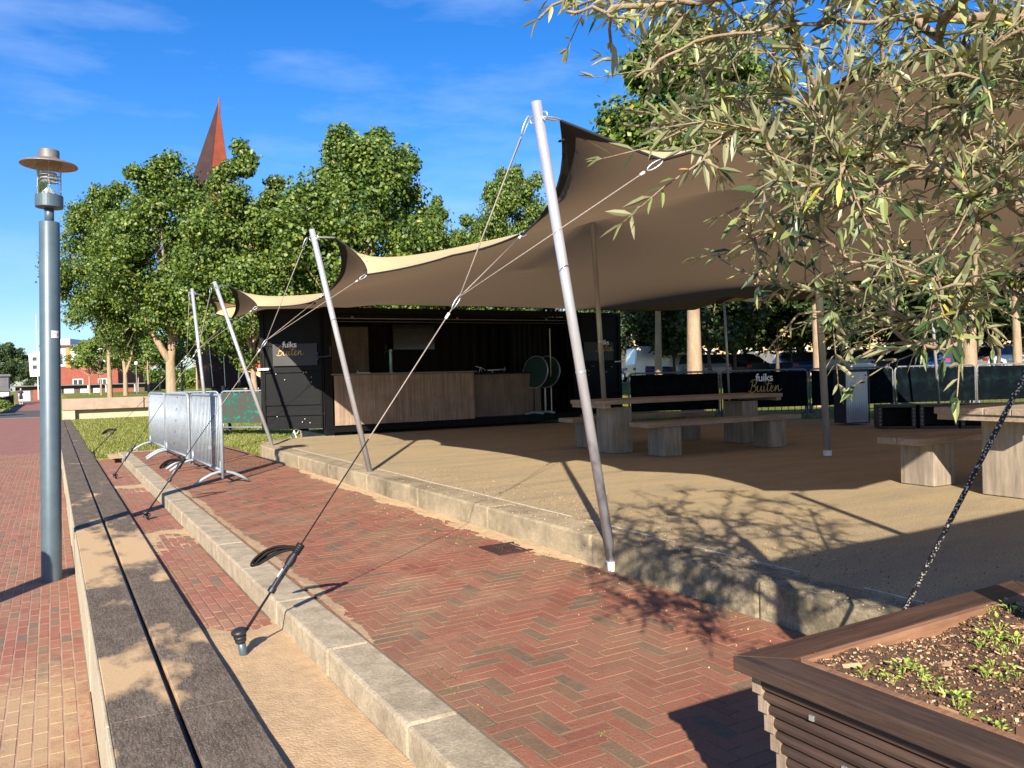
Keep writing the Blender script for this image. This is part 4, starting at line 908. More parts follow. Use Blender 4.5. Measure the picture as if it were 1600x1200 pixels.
def bench(loc,rz,label,L=1.42):
    t=empty('timber_bench',loc,rz); tag(t,label,'bench','long weathered timber benches under the tent')
    m=MB()
    for k in range(2): m.bb(-L,L,-.21+k*.21+.003,-.21+(k+1)*.21-.003,.39,.45)
    m.build('seat',M['oldwood'],t,bevel=.006)
    slab_leg('leg',t,-L+.42,0,.30,.34,.389,1); slab_leg('leg',t,L-.42,0,.30,.34,.389,1); return t
ta=-.055
picnic_table((8.05,9.02,.5),ta,'long weathered timber table in the shade in front of the lettered black banner')
bench((8.02,8.20,.5),ta,'long timber bench on the near side of the farther table',1.36)
bench((8.06,9.98,.5),ta,'long timber bench on the far side of the farther table',1.36)
picnic_table((8.15,3.62,.5),ta,'long timber table at the right edge of the photo, its legs lit by the sun')
bench((8.02,4.50,.5),ta,'timber bench with one sunlit leg on the far side of the nearest table',1.36)

# bin
bn=empty('metal_bin',un(1330,663,.5),-.35); tag(bn,'tall litter bin with dimpled galvanised front and navy side frame','bin')
m=MB(); m.bb(-.24,.24,-.20,.20,.03,1.04); m.build('body',M['bluepaint'],bn,bevel=.006)
m=MB(); m.bb(-.225,.225,-.212,-.2005,.05,1.02); pnl=m.build('front_panel',M['perf'],bn,bevel=.002)
m=MB()
for i in range(9):
    for j in range(20): m.lathe([(.009,0),(.006,.004),(0,.005)],c=(-.19+i*.0475,-.212,.12+j*.036),n=8,Rm=Euler((PI/2,0,0)).to_matrix(),cap=False)
m.build('dimples',M['black'],pnl)
m=MB(); m.bb(.06,.17,-.2165,-.2125,.80,.83); m.bb(.17,.2,-.2165,-.2125,.94,.97); m.build('slot',M['black'],pnl)
m=MB(); m.bb(-.26,.27,-.22,.22,1.041,1.075); m.build('lid',M['bluepaint'],bn,bevel=.005)
m=MB(); m.tube([(.262,-.2,.03),(.262,-.2,1.03)],.012,6); m.build('edge_tube',M['bluepaint'],bn)
# black open crates
def crate(p,rz,label,w_=.62,h=.42):
    c=empty('open_crate',p,rz); tag(c,label,'crate','black open fronted crates behind the bin')
    m=MB(); m.bb(-w_/2,w_/2,-.24,.24,h-.05,h); m.bb(-w_/2,w_/2,-.24,.24,0,.04); m.build('top_and_base',M['black'],c,bevel=.006)
    m=MB(); m.bb(-w_/2,-w_/2+.07,-.238,.24,.041,h-.051); m.bb(w_/2-.07,w_/2,-.238,.24,.041,h-.051); m.build('side_wall',M['black'],c,bevel=.004)
    m=MB(); m.bb(-w_/2+.071,w_/2-.071,.20,.239,.041,h-.051); m.build('back_wall',M['contin'],c)
    m=MB()
    for s in (-1,1):
        for k in range(5): m.box((s*(w_/2-.035),-.242,.07+k*.07),(.03,.006,.03))
    m.build('studs',M['lampcap'],c)
q0=un(1398,668,.5)
for k,l in enumerate(('black open crate just right of the metal bin','black open crate second from the metal bin','black open crate below the leaning perimeter pole','black open crate partly hidden by the near table')):
    crate((q0.x+k*.46,q0.y-k*.48,.5),-.8+.05*(k%2),l)

# ================================================================== PLANTER WITH OLIVE
pz=1.0; px0,px1,py0,py1=1.232,2.30,.16,1.242
pl=empty('wooden_planter',((px0+px1)/2,(py0+py1)/2,.3)); tag(pl,'square planter clad in ribbed dark brown decking, broad rim, holding the olive tree','planter')
cx,cy=(px0+px1)/2,(py0+py1)/2; hw=(px1-px0)/2
h0=.70
def rib_side(name,ang):
    m=MB(); Rm=Matrix.Rotation(ang,3,'Z'); rows=9; z=h0-.035
    for k in range(rows):
        zt=h0-.04-k*.0265; off_=(h0-zt)*.20+.028
        hwk=hw-off_
        prof=[]
        for t in range(5):
            a=PI*t/4; prof.append((hwk+.0085*math.sin(a),zt-.0125+.0118*math.cos(a)))
        L=hwk+.002-.012
        vs=[]; 
        for (r,zz) in prof: vs+= [Rm@Vector((-L,-r,zz)),Rm@Vector((L,-r,zz))]
        m.add(vs,[(2*i,2*i+2,2*i+3,2*i+1) for i in range(4)])
    zb=h0-.04-rows*.0265; ob=(h0-zb)*.20+.031; ot=.031+.008
    vs=[Rm@Vector(v) for v in ((-(hw-ot),-(hw-ot),h0-.04),((hw-ot),-(hw-ot),h0-.04),((hw-ob),-(hw-ob),zb),(-(hw-ob),-(hw-ob),zb))]; m.add(vs,[(0,1,2,3)])
    o=m.build(name,M['planter'],pl,smooth=False)
    q=MB()
    for k,sx in ((1,-.36),(4,-.30),(7,-.22),(1,.3),(4,.1),(7,.3)):
        zt=h0-.04-k*.0265-.0125; r=hw-((h0-zt)*.20+.028)+.0095; q.box(Rm@Vector((sx,-r,zt)),(.010,.010,.010),Rm)
    q.build('screw',M['galv'],o)
for a in range(4): rib_side('ribbed_side',a*PI/2)
for sx in (-1,1):
    for sy in (-1,1):
        m=MB()
        for k in range(12):
            z1=h0-.034-k*.02; z0=z1-.0195; o1=(h0-(z1+z0)/2)*.20+.022-.004*(k%2); m.box((sx*(hw-o1-.008),sy*(hw-o1-.008),(z1+z0)/2),(.024,.024,.0195))
        m.build('corner_trim',M['endwood'],pl)
m=MB(); zt=h0-.285; m.bb(-hw+.13,hw-.13,-hw+.13,hw-.13,.05,zt+.02)
m.build('base_box',M['planter'],pl)
for sx in (-1,1):
    for sy in (-1,1): MB().box((sx*(hw-.16),sy*(hw-.16),.025),(.09,.09,.05)).build('foot',M['darkbark'],pl)
# rim boards, mitred
def rim(ang):
    Rm=Matrix.Rotation(ang,3,'Z'); w0,w1=hw,hw-.086; z1,z0=h0,h0-.032
    ps=[(-w0,-w0),(w0,-w0),(w1+.0015,-w1),(-w1-.0015,-w1)]; vs=[Rm@Vector((x,y,z)) for z in (z0,z1) for x,y in ps]
    m=MB(); m.add(vs,[(3,2,1,0),(4,5,6,7),(0,1,5,4),(1,2,6,5),(2,3,7,6),(3,0,4,7)]); return m
for a in range(4):
    rim(a*PI/2).build('rim_board',M['planterx'] if a%2==0 else M['planter'],pl,bevel=.003)
m=MB()
for a in range(4):
    Rm=Matrix.Rotation(a*PI/2,3,'Z'); m.box(Rm@Vector((0,-(hw-.096),h0-.045)),(2*hw-.21,.016,.09),Rm)
m.build('inner_lining',M['lining'],pl)
# soil
def soilz(x,y): 
    return pz-.018+.022*noise.noise(Vector((x*4,y*4,0)))+.008*noise.noise(Vector((x*16,y*16,0)))+.004*noise.noise(Vector((x*50,y*50,0)))
so=grid_surface(lin(px0+.09,px1-.09,90),lin(py0+.09,py1-.09,90),soilz,'soil',M['soil']); struct(so)
m=MB(); rr=random.Random(77)
for _ in range(7500):
    x=rr.uniform(px0+.11,px1-.11); y=rr.uniform(py0+.11,py1-.11); s=rr.choice((.0018,.002,.0025,.003,.004,.006)) ; z=soilz(x,y)
    if rr.random()<.012: s=.02
    m.box((x,y,z+.002),(s*rr.uniform(1,2.2),s*rr.uniform(.5,1),.0022),(rr.uniform(-.5,.5),rr.uniform(-.5,.5),rr.random()*6.3))
tag(m.build('bark_mulch',M['chip']),kind='stuff')
# seedlings
def seedling(i):
    rr=random.Random(100+i); m=MB(); n=8+2*i
    for k in range(n):
        a=rr.uniform(0,6.3); e=rr.uniform(.2,1.1); r=rr.uniform(.006,.022); z=rr.uniform(.006,.026); c=Vector((math.cos(a)*r,math.sin(a)*r,z)); d=Vector((math.cos(a)*math.cos(e),math.sin(a)*math.cos(e),math.sin(e)*.6)).normalized(); s=d.cross(Vector((0,0,1))).normalized(); L=rr.uniform(.009,.017); w_=L*.33; u=s.cross(d)
        m.add([c,c+d*L*.35+s*w_+u*.001,c+d*L*.8+s*w_*.7,c+d*L,c+d*L*.8-s*w_*.7,c+d*L*.35-s*w_+u*.001,c+d*L*.5-u*.002],[(0,1,6),(1,2,6),(2,3,6),(3,4,6),(4,5,6),(5,0,6)])
    o=empty('seedling'); m.build('leaves',M['seed'],o); q=MB()
    for k in range(4): a=k*1.7; q.tube([(0,0,-.008),(math.cos(a)*.01,math.sin(a)*.01,.016)],.0009,4)
    q.build('stem',M['seed'],o); return o
protos=[seedling(i) for i in range(4)]
spots=[(1315,1010),(1335,1015),(1345,1002),(1360,998),(1300,1030),(1425,1052),(1410,1062),(1440,1068),(1375,1070),(1395,1080),(1350,1065),(1455,1085),(1470,1078),(1530,950),(1545,962),(1520,965),(1560,985),(1540,995),(1555,1010),(1530,1012),(1570,1030),(1550,1045),(1575,1055),(1590,1010),(1495,1110),(1515,1120),(1505,1105),(1560,1140),(1550,1150),(1475,965),(1490,970),(1380,1000),(1590,1065),(1580,965),(1565,1065),(1540,1060)]
rr=random.Random(9)
for k,(x,y) in enumerate(spots):
    P=un(x,y,.98); 
    if not (px0+.11<P.x<px1-.1 and py0+.1<P.y<py1-.11): continue
    o=protos[k] if k<4 else copy_tree(protos[k%4]); o.location=(P.x,P.y,soilz(P.x,P.y)+.001); o.rotation_euler=(0,0,rr.random()*6); s=rr.uniform(.5,1.1); o.scale=(s,s,s)
    tag(o,'little bright green seedling sprouting from the bark mulch in the planter','seedling','seedlings in the planter')
# olive tree
def olive():
    rr=random.Random(4)
    C0=Vector((1.80,.72,pz-.06)); o=empty('olive_tree',C0); tag(o,'olive tree with narrow silvery leaves growing in the wooden planter, overhanging the picture','tree')
    trunk=[C0+Vector((0,0,-.02)),C0+Vector((.02,.0,.3)),C0+Vector((-.03,.03,.65)),C0+Vector((-.01,.05,.95)),C0+Vector((.03,.06,1.25)),C0+Vector((.0,.03,1.6)),C0+Vector((.02,.05,2.0))]
    tp=catmull(trunk,6); nodes=[(p,-1,i) for i,p in enumerate(tp)]; P=[p for p in tp]; par=[i-1 for i in range(len(tp))]; lev0=len(tp)
    for ctrl in ([tp[-14],at(1640,150,1.62),at(1535,62,1.72),at(1440,-30,1.8)],[tp[-24],at(1610,330,1.5),at(1480,268,1.5),at(1300,330,1.48),at(1170,372,1.45)],[tp[-10],at(1620,25,1.45),at(1400,28,1.38),at(1110,58,1.3),at(1000,125,1.28)],[tp[-8],at(1620,-60,1.45),at(1300,-25,1.4),at(1020,10,1.3),at(890,25,1.25)],[tp[-26],at(1600,420,1.75),at(1480,545,1.8),at(1330,470,1.8)]):
        cp=catmull(ctrl,7); i0=min(range(lev0),key=lambda i:(P[i]-ctrl[0]).length); prev=i0
        for q in cp[1:]: P.append(q+Vector([rr.gauss(0,.004) for _ in range(3)])); par.append(prev); prev=len(P)-1
    targets=[]
    # leaf sprays seen in the photograph: a crown about one metre in radius
    def ok(p):
        e=p-Vector((1.75,.72,2.55)); return (e.x/1.15)**2+(e.y/1.15)**2+(e.z/1.08)**2<1 and p.z>1.45 and (p-CAM).length>.95
    def dens(x,y):
        if x<840: return 0
        if y<75 and x>870: b=1.0
        elif y<40: b=.9
        elif x<1080: 
            # limb tips reaching left in the upper part
            b=.40 if (y<210 and x>930) else 0
        elif x<1130: b=.5 if (y<330 or 380<y<540) else .25
        elif y<290: b=1.0
        elif y<420: b=.6
        elif y<540: b=.72
        elif y<575: b=.42
        else: b=0
        if 1360<x<1470 and 90<y<240: b*=.25
        if 1180<x<1300 and 300<y<430: b*=.55
        if 1430<x<1600 and 280<y<430: b*=.3
        return b
    tries=0
    while len(targets)<205 and tries<40000:
        tries+=1; x=rr.uniform(840,1620); y=rr.uniform(-40,630)
        if rr.random()>dens(x,max(0,y)): continue
        p=at(x,y,rr.uniform(1.15,2.3))
        if ok(p): targets.append(p)
    k=0
    while k<230:
        p=Vector((rr.uniform(.6,2.9),rr.uniform(-.4,1.9),rr.uniform(1.6,3.5)))
        x,y,d=pj(p)
        if ok(p) and not (d>.3 and -100<x<1640 and y>-60): targets.append(p); k+=1
    targets.sort(key=lambda p:(p-Vector((1.79,.74,2.1))).length)
    sprays=[]
    for t in targets:
        best=None
        for i,p in enumerate(P):
            if i<lev0*.35: continue
            d=(p-t).length; up_=.25*max(0,p.z-t.z)
            c=d+up_
            if best is None or c<best[0]: best=(c,i)
        i=best[1]; a=P[i]; d=t-a; L=d.length
        if L<.05: continue
        n=max(2,int(L/.05)); s=d.orthogonal().normalized()*L*rr.uniform(-.16,.16); s2=Vector((0,0,1))*L*rr.uniform(-.02,.16); prev=i
        for k in range(1,n+1):
            t_=k/n; q=a+d*t_+(s+s2)*math.sin(PI*t_)+Vector([rr.gauss(0,.003) for _ in range(3)])
            P.append(q); par.append(prev); prev=len(P)-1
        sprays.append(prev)
    # pipe radii
    area=[0]*len(P); kidc=[[] for _ in P]
    for i in range(len(P)-1,0,-1): kidc[par[i]].append(i)
    rad=[0]*len(P)
    for i in range(len(P)-1,-1,-1):
        rad[i]=.0025 if not kidc[i] else (sum(rad[c]**2.35 for c in kidc[i])+.0003**2.35)**(1/2.35)
    mt=MB(); mbn=MB(); done=[False]*len(P)
    def chain(i0):
        pts=[P[par[i0]],P[i0]] ; rs=[min(rad[par[i0]],rad[i0]*1.25),rad[i0]]; cur=i0
        while kidc[cur]:
            ks=sorted(kidc[cur],key=lambda c:-rad[c]); nxt=ks[0]
            for o_ in ks[1:]: stack.append(o_)
            pts.append(P[nxt]); rs.append(rad[nxt]); cur=nxt
        return pts,rs
    stack=[]; pts,rs=chain(1); rs=[max(r_,.048*(1-j/len(rs))+.006) if j<28 else r_ for j,r_ in enumerate(rs)]
    mt.tube([p-C0 for p in pts],rs,12)
    while stack:
        i0=stack.pop(); pts,rs=chain(i0); mbn.tube([p-C0 for p in pts],rs,6)
    mt.build('trunk',M['olivebark'],o,smooth=True)
    lf=MB(); fl=MB(); tw=mbn
    def leaf(p,d,L,roll):
        if p.z<1.53: return
        d=d.normalized(); s=d.cross(Vector((0,0,1))); s=s.normalized() if s.length>.1 else d.orthogonal().normalized(); u=s.cross(d); s2=s*math.cos(roll)+u*math.sin(roll); u=s2.cross(d); w_=L*rr.uniform(.085,.12); cv=u*L*rr.uniform(-.22,.06)
        a=p; pts=[a,a+d*L*.3+s2*w_+u*w_*.35,a+d*L*.65+s2*w_*.85+u*w_*.3+cv*.6,a+d*L+cv,a+d*L*.65-s2*w_*.85+u*w_*.3+cv*.6,a+d*L*.3-s2*w_+u*w_*.35,a+d*L*.3,a+d*L*.65+cv*.6]
        lf.add([q-C0 for q in pts],[(0,1,6),(1,2,7,6),(2,3,7),(3,4,7),(4,5,6,7),(5,0,6)])
    for e in sprays:
        # follow back up to .28 m and put leaves in opposite pairs; plus 2 short side twigs
        path=[e]; L=0
        while par[path[-1]]>=lev0 and L<.26: L+=(P[path[-1]]-P[par[path[-1]]]).length; path.append(par[path[-1]])
        ax=[P[i] for i in path][::-1]
        def dress(ax,dens_=1,n0=0):
            acc=0
            for i in range(len(ax)-1):
                a,b_=ax[i],ax[i+1]; d=(b_-a); l=d.length
                if l<1e-5: continue
                dn=d.normalized(); m_=max(1,int(l/.019))
                for q in range(m_):
                    if rr.random()>dens_: continue
                    p=a.lerp(b_,q/m_); o1=dn.orthogonal().normalized(); o1.rotate(Matrix.Rotation(rr.uniform(0,PI),3,dn))
                    for sgn in (-1,1):
                        if rr.random()<.12: continue
                        leaf(p,(dn*rr.uniform(.45,1.0)+o1*sgn*rr.uniform(.6,1)+Vector((0,0,rr.uniform(-.2,.15)))),rr.uniform(.028,.053),rr.uniform(-1.2,1.2))
            dn=(ax[-1]-ax[-2]).normalized()
            for _ in range(3): leaf(ax[-1],dn+Vector([rr.uniform(-.45,.45) for _ in range(3)]),rr.uniform(.028,.05),rr.uniform(-1,1))
        dress(ax,.58)
        for _ in range(rr.randint(1,3)):
            k=rr.randrange(max(1,len(ax)-1)); a=ax[k]; d=(ax[-1]-ax[0]).normalized()*.6+Vector([rr.uniform(-1,1) for _ in range(3)])*.8; d.normalize(); l=rr.uniform(.08,.17)
            tx=[a,a+d*l*.5+Vector((0,0,rr.uniform(-.01,.015))),a+d*l]; tw.tube([q-C0 for q in tx],[.0017,.0014,.001],5); dress(tx,.8)
        if rr.random()<.2:
            for _ in range(18):
                c=ax[-1]-(ax[-1]-ax[-2]).normalized()*.03+Vector([rr.gauss(0,.009) for _ in range(3)])-C0; s=rr.uniform(.0012,.0024); n1=Vector([rr.uniform(-1,1) for _ in range(3)]).normalized(); a1=n1.orthogonal().normalized()*s; b1=n1.cross(a1)
                fl.add([c+a1,c+b1,c-a1,c-b1,c+n1*s,c-n1*s],[(0,1,4),(1,2,4),(2,3,4),(3,0,4),(1,0,5),(2,1,5),(3,2,5),(0,3,5)])
    mbn.build('branches',M['olivebark'],o,smooth=True); lf.build('foliage',M['olive'],o); fl.build('blossom',M['flower'],o)
olive()
# unseen parasol-shaped blocker, added behind the camera to shade the platform
pa=empty('unseen_shade_blocker',(2.6,-1.0,.3)); tag(pa,'added unseen blocker shaped like a parasol, shading the platform edge','shade blocker')
m=MB(); e=[(-1.85,.55,2.5),(2.6,.62,2.5),(2.6,-.62,2.5),(-1.85,-.55,2.5)]; a=(.3,0,2.72); m.add(e+[a],[(0,1,4),(1,2,4),(2,3,4),(3,0,4)]); m.build('canvas',M['webbing'],pa)
MB().lathe([(.2,0),(.2,.05),(.025,.06),(.025,2.7)],n=16,c=(.3,0,0)).build('pole',M['alu'],pa)

# ================================================================== SCULPTURE, WALLS, TREES, BUILDINGS
sc=empty('steel_sculpture',tuple(at(345,604,50))); tag(sc,'tall rust coloured steel sculpture like a folded sail standing beyond the banner barriers','sculpture')
def S_(x,y,dd=0): return at(x,y,50+dd*2)-at(345,604,50)
tip=S_(341,160); 
# lower dark hull (front-left plate, front-right plate, back plates give it depth)
L1,R1_,Lb1,Rb1=S_(293,470),S_(377,470),S_(311,604),S_(371,606); F1=S_(322,480,-.55); Fb=S_(330,607,-.45); tm=S_(338,190)
Lt,Rt=S_(303,270),S_(357,270); Ft=S_(331,262,-.35); Bk=S_(345,470,1.0); Bb=S_(345,604,.6); Bt=S_(338,262,.6)
m=MB(); m.add([tip,Lt,Ft,L1,F1,Lb1,Fb],[(0,1,2),(1,3,4,2),(3,5,6,4)]); m.build('dark_plate',M['darkrust'],sc)
m=MB(); o1=Vector((.01,-.01,0)); m.add([tip+o1,Ft+o1,Rt+o1,F1+o1,R1_+o1],[(0,1,2),(1,3,4,2)]); m.build('rust_plate',M['rust'],sc)
m=MB(); m.add([F1+o1,R1_+o1,Fb+o1,Rb1+o1],[(0,2,3,1)]); m.build('lower_plate',M['darkrust'],sc)
m=MB(); m.add([tip+o1*2,Lt+o1,Bt,Rt+o1*2,L1+o1,Bk,R1_+o1*2,Lb1+o1,Bb,Rb1+o1],[(0,2,1),(0,3,2),(1,2,5,4),(2,3,6,5),(4,5,8,7),(5,6,9,8),(7,8,9)]); m.build('rear_plate',M['darkrust'],sc)
m=MB(); m.tube([tip-Vector((0,0,1.2)),tip+Vector((.08,0,.3))],[.10,.05],6); m.build('finial',M['rust'],sc)
m=MB(); a=S_(343,603,.2); b_=S_(343,640,.2); m.tube([a,b_],.5,10); m.build('support_leg',M['black'],sc)
m=MB()
for (xa,ya,xb,yb) in ((322,490,333,604),(345,480,352,604)): m.tube([S_(xa,ya,-.7),S_(xb,yb,-.6)],.022,5)
m.build('stay_wire',M['galv'],sc)

lp_=empty('leaning_post',at(360,669,22.8)); tag(lp_,'thin black post leaning in front of the green leaf banner','post'); q9=at(348,604,23.6)-at(360,669,22.8); MB().tube([(0,0,-.02),q9],.045,8).build('shaft',M['black'],lp_,smooth=True); MB().box((0,0,.02),(.2,.2,.04)).build('foot_plate',M['black'],lp_)
wl_=empty('concrete_wall',(.4,41.0,.2)); tag(wl_,'low pale concrete retaining wall with an overhanging top beyond the lawn','wall')
m=MB(); x=0
while x<26:
    m.bb(x+.012,x+3.33,0,.7,.42,.93); x+=3.36
m.build('coping_block',M['wallpink'],wl_,bevel=.02)
MB().bb(.02,26.8,.30,.6,-.1,.418).build('base_plinth',M['wallc'],wl_)
MB().bb(0,.5,.05,.29,-.1,.417).build('end_pier',M['wallc'],wl_)

# trees ------------------------------------------------------------
def tree_proto(seed,mat,bark,H=12,trunkh=3.4,rad=4.2,nleaf=24000,leaf=.17,blobs=58,tr=.20,fork=None,lean=0,name='broadleaf_tree',shape=1.0):
    rr=random.Random(seed); o=empty(name); ch=H-trunkh; cz=trunkh+ch*.46
    bl=[]
    for k in range(blobs):
        while True:
            x,y,z=[rr.uniform(-1,1) for _ in range(3)]; q=x*x+y*y+z*z
            if .12<q<1: break
        zz=z*(.5*ch); wd=rad*(math.cos(max(-1,min(1,z+.12))*1.15))**.6*shape
        r=rr.uniform(.55,1.15)*rad/4.2*1.05
        bl.append((Vector((x*wd*.88,y*wd*.88,cz+zz*.9)),r))
    for k in range(10):     # top shoots
        a=rr.uniform(0,6.3); d=rr.uniform(.1,.55)*rad; bl.append((Vector((math.cos(a)*d,math.sin(a)*d,H-.3-d*.6+rr.uniform(-.5,.35))),rr.uniform(.4,.7)*rad/4.2))
    per=nleaf//len(bl); n=per*len(bl); arr=np.zeros((n*5,3)); rn=np.random.RandomState(seed); idx=0
    for c,r in bl:
        u=rn.normal(size=(per,3)); u/=np.linalg.norm(u,axis=1)[:,None]; rr2=(rn.uniform(0,1,per)**.42)[:,None]*r
        # lobed surface
        wob=1+.28*np.sin(u[:,0:1]*5+c.x*3)*np.cos(u[:,1:2]*6+c.y*2)+.15*np.sin(u[:,2:3]*9+c.z)
        p=np.array(c)+u*rr2*wob*np.array([1.12,1.12,.88])
        nrm=u+rn.normal(size=(per,3))*.75+np.array([0,0,.35]); nrm/=np.linalg.norm(nrm,axis=1)[:,None]
        t=np.cross(nrm,rn.normal(size=(per,3))); t/=np.linalg.norm(t,axis=1)[:,None]; b=np.cross(nrm,t); s=leaf*rn.uniform(.6,1.25,(per,1))
        q=np.stack([p-t*s*.5,p-b*s*.42+t*s*.08,p+t*s*.55-b*s*.02,p+b*s*.45+t*s*.1,p+nrm*s*.08],1).reshape(-1,3)
        arr[idx:idx+per*5]=q; idx+=per*5
    f=np.arange(n)[:,None]*5; faces=np.concatenate([np.concatenate([f,f+1,f+4],1),np.concatenate([f+1,f+2,f+4],1),np.concatenate([f+2,f+3,f+4],1),np.concatenate([f+3,f,f+4],1)],0)
    me=bpy.data.meshes.new('crown'); me.vertices.add(len(arr)); me.vertices.foreach_set('co',arr.ravel()); me.loops.add(len(faces)*3); me.loops.foreach_set('vertex_index',faces.ravel().astype(np.int32)); me.polygons.add(len(faces)); me.polygons.foreach_set('loop_start',np.arange(len(faces))*3); me.polygons.foreach_set('loop_total',np.full(len(faces),3)); me.materials.append(mat); me.update(calc_edges=True)
    co_=bpy.data.objects.new('crown',me); COL.objects.link(co_); co_.parent=o
    t=MB(); top=Vector((lean*.5,0,H*.72))
    if fork: 
        k0=Vector((0,0,trunkh*.62)); t.tube(catmull([Vector((lean*-.4,0,-.3)),Vector((0,0,trunkh*.3)),k0,k0+Vector((.1,0,1.2)),top],4),[tr*1.25]+[tr*(1-.03*i) for i in range(15)]+[tr*.25],10)
        t.tube(catmull([k0-Vector((0,0,.2)),k0+Vector((-fork*.6,0,.9)),k0+Vector((-fork*1.2,.2,2.4)),k0+Vector((-fork*1.6,.3,4))],3),[tr*.7,tr*.68,tr*.62,tr*.56,tr*.5,tr*.45,tr*.4,tr*.35,tr*.3,tr*.2],8)
        t.tube(catmull([k0+Vector((0,0,.1)),k0+Vector((fork*.3,.1,1.3)),k0+Vector((fork*.9,.2,2.6)),k0+Vector((fork*1.2,.3,4))],3),[tr*.45]*5+[tr*.3]*5,8)
    else: t.tube(catmull([Vector((0,0,-.3)),Vector((0,0,trunkh*.4)),Vector((lean*.2,.05,trunkh)),top],5),[tr*1.25]+[tr*(1-.045*i) for i in range(1,16)],10)
    for k in range(16):
        c,r=bl[rr.randrange(len(bl))]; z0=trunkh*.9+rr.random()*(c.z-trunkh)*.5; a=Vector((lean*.2*z0/H,0,max(trunkh*.85,z0))); 
        t.tube(catmull([a,a.lerp(c,.5)+Vector((0,0,-.15)),c],3),[tr*.38,tr*.34,tr*.3,tr*.25,tr*.2,tr*.15,tr*.08],6)
    t.build('trunk',bark,o,smooth=True); return o
TA=tree_proto(1,M['maple'],M['bark'],H=13,trunkh=3.2,rad=4.4,nleaf=62000,leaf=.165,blobs=96,tr=.22)
TB=tree_proto(2,M['maple'],M['bark'],H=13,trunkh=3.4,rad=4.4,nleaf=62000,leaf=.165,blobs=92,tr=.30,fork=1.0)
TC=tree_proto(3,M['maple'],M['bark'],H=13,trunkh=2.6,rad=4.2,nleaf=62000,leaf=.165,blobs=88,tr=.24,shape=1.0)
TE=tree_proto(8,M['maple'],M['bark'],H=11.5,trunkh=4.6,rad=3.1,nleaf=44000,leaf=.165,blobs=60,tr=.27)
TS=tree_proto(4,M['maple_light'],M['bark'],H=5,trunkh=1.8,rad=1.9,nleaf=7000,leaf=.17,blobs=26,tr=.09,name='young_tree')
TD=tree_proto(5,M['dark_leaf'],M['darkbark'],H=8,trunkh=1.55,rad=3.2,nleaf=20000,leaf=.22,blobs=46,tr=.12,name='street_tree')
used=set()
def place(proto,loc,s,rz,label,group,sz=None,cat='tree'):
    o=proto if id(proto) not in used else copy_tree(proto); used.add(id(proto))
    o.location=loc; o.rotation_euler=(0,0,rz); o.scale=(s,s,sz or s); tag(o,label,cat,group); return o
def gl(p): return (p.x,p.y,max(.2,groundz(p.x,p.y)))
MG='broad maple trees along the park'
place(TA,gl(at(172,620,48)),.76,.3,'maple with a straight pale trunk in front of the red brick block',MG,.99)
place(TB,gl(at(268,610,41)),.95,0,'maple tree with a thick forked pale trunk beyond the barriers',MG,.95)
place(TC,gl(at(398,608,36)),.86,1.1,'maple tree with its trunk just left of the open container door',MG,.93)
place(TA,gl(at(575,600,35)),.99,2.0,'largest maple rising above the middle of the container, left of the tallest mast',MG,.965)
place(TB,gl(at(462,600,41)),.80,1.5,'maple filling the gap behind the container left corner',MG,.88)
place(TC,gl(at(700,600,44)),.68,.2,'lower maple right of the largest one, peeping over the tent roof',MG,.80)
place(TA,gl(at(808,600,46)),.72,1.0,'maple peeping over the tent just left of the tallest leaning mast',MG,.98)
place(TE,(15.75,17.0,.44),.98,2.6,'near maple with a sawn pale trunk, crown high above the tent corner',MG,.97)
place(TB,gl(at(196,600,57)),.55,2.8,'smaller maple at the left end of the row, behind the straight trunked one',MG,.80)
place(TE,(18.6,21.9,.45),.62,4.0,'maple with grey trunk behind the fence right of the container',MG,.80)
place(TE,gl(at(1515,575,20)),.85,5.0,'maple with smooth sunlit trunk above the lettered banner at the right',MG,.70)
place(TE,gl(at(1278,580,24)),.66,.9,'maple behind the tent support pole near the bin',MG,.72)
place(TE,gl(at(1590,575,26)),.66,.2,'maple with dark trunk at the right edge of the photo',MG,.72)
DG='dark street trees by the car park'
for k,(x,d,l) in enumerate(((1054,42,'dark street tree just right of the container, behind the white van'),(1084,38,'dark street tree second from the container'),(1148,40,'dark street tree above the dark parked car'),(1163,46,'slim dark street tree between two parked cars'),(1215,40,'dark street tree left of the tent support pole'),(1318,38,'dark street tree behind the bin'),(1352,42,'dark street tree right of the bin'),(1440,36,'dark street tree behind the white car at the right'),(1560,40,'dark street tree near the right edge of the photo'),(1010,50,'dark street tree touching the container door edge'),(1110,34,'dark street tree hidden behind the sawn pale trunk'),(1255,46,'dark street tree between the support pole and blue car'),(1395,46,'dark street tree above the bright blue car'),(1500,47,'dark street tree behind the smooth sunlit trunk'),(1610,44,'last dark street tree cut by the right photo edge'),(640,48,'dark street tree showing in the slit over the container middle'),(760,46,'dark street tree showing in the slit over the container, right part'),(880,44,'dark street tree showing over the container right end'))):
    p=at(x,575,d); place(TD,gl(p),.95+.1*(k%3),k*1.3,l,DG,.86+.06*(k%2))
YG='young trees on the far lawn'
for k,(x,d,s,l) in enumerate(((140,78,1.15,'round young tree in front of the red brick building'),(158,66,1.05,'slim young tree with yellow pale stem near the red brick building'),(197,80,1.2,'young tree right of the straight trunked maple'),(232,74,1.3,'young tree between the two nearest maple trunks'),(285,62,1.15,'young tree right of the forked trunk'),(216,95,1.2,'small far young tree behind the lawn'),(250,100,1.5,'far green tree behind the forked maple'),(308,90,1.6,'far green tree left of the rust sculpture'),(388,60,1.1,'small tree between the sculpture and the container door'))):
    place(TS,gl(at(x,605,d)),s,k*.9,l,YG,s*.95)
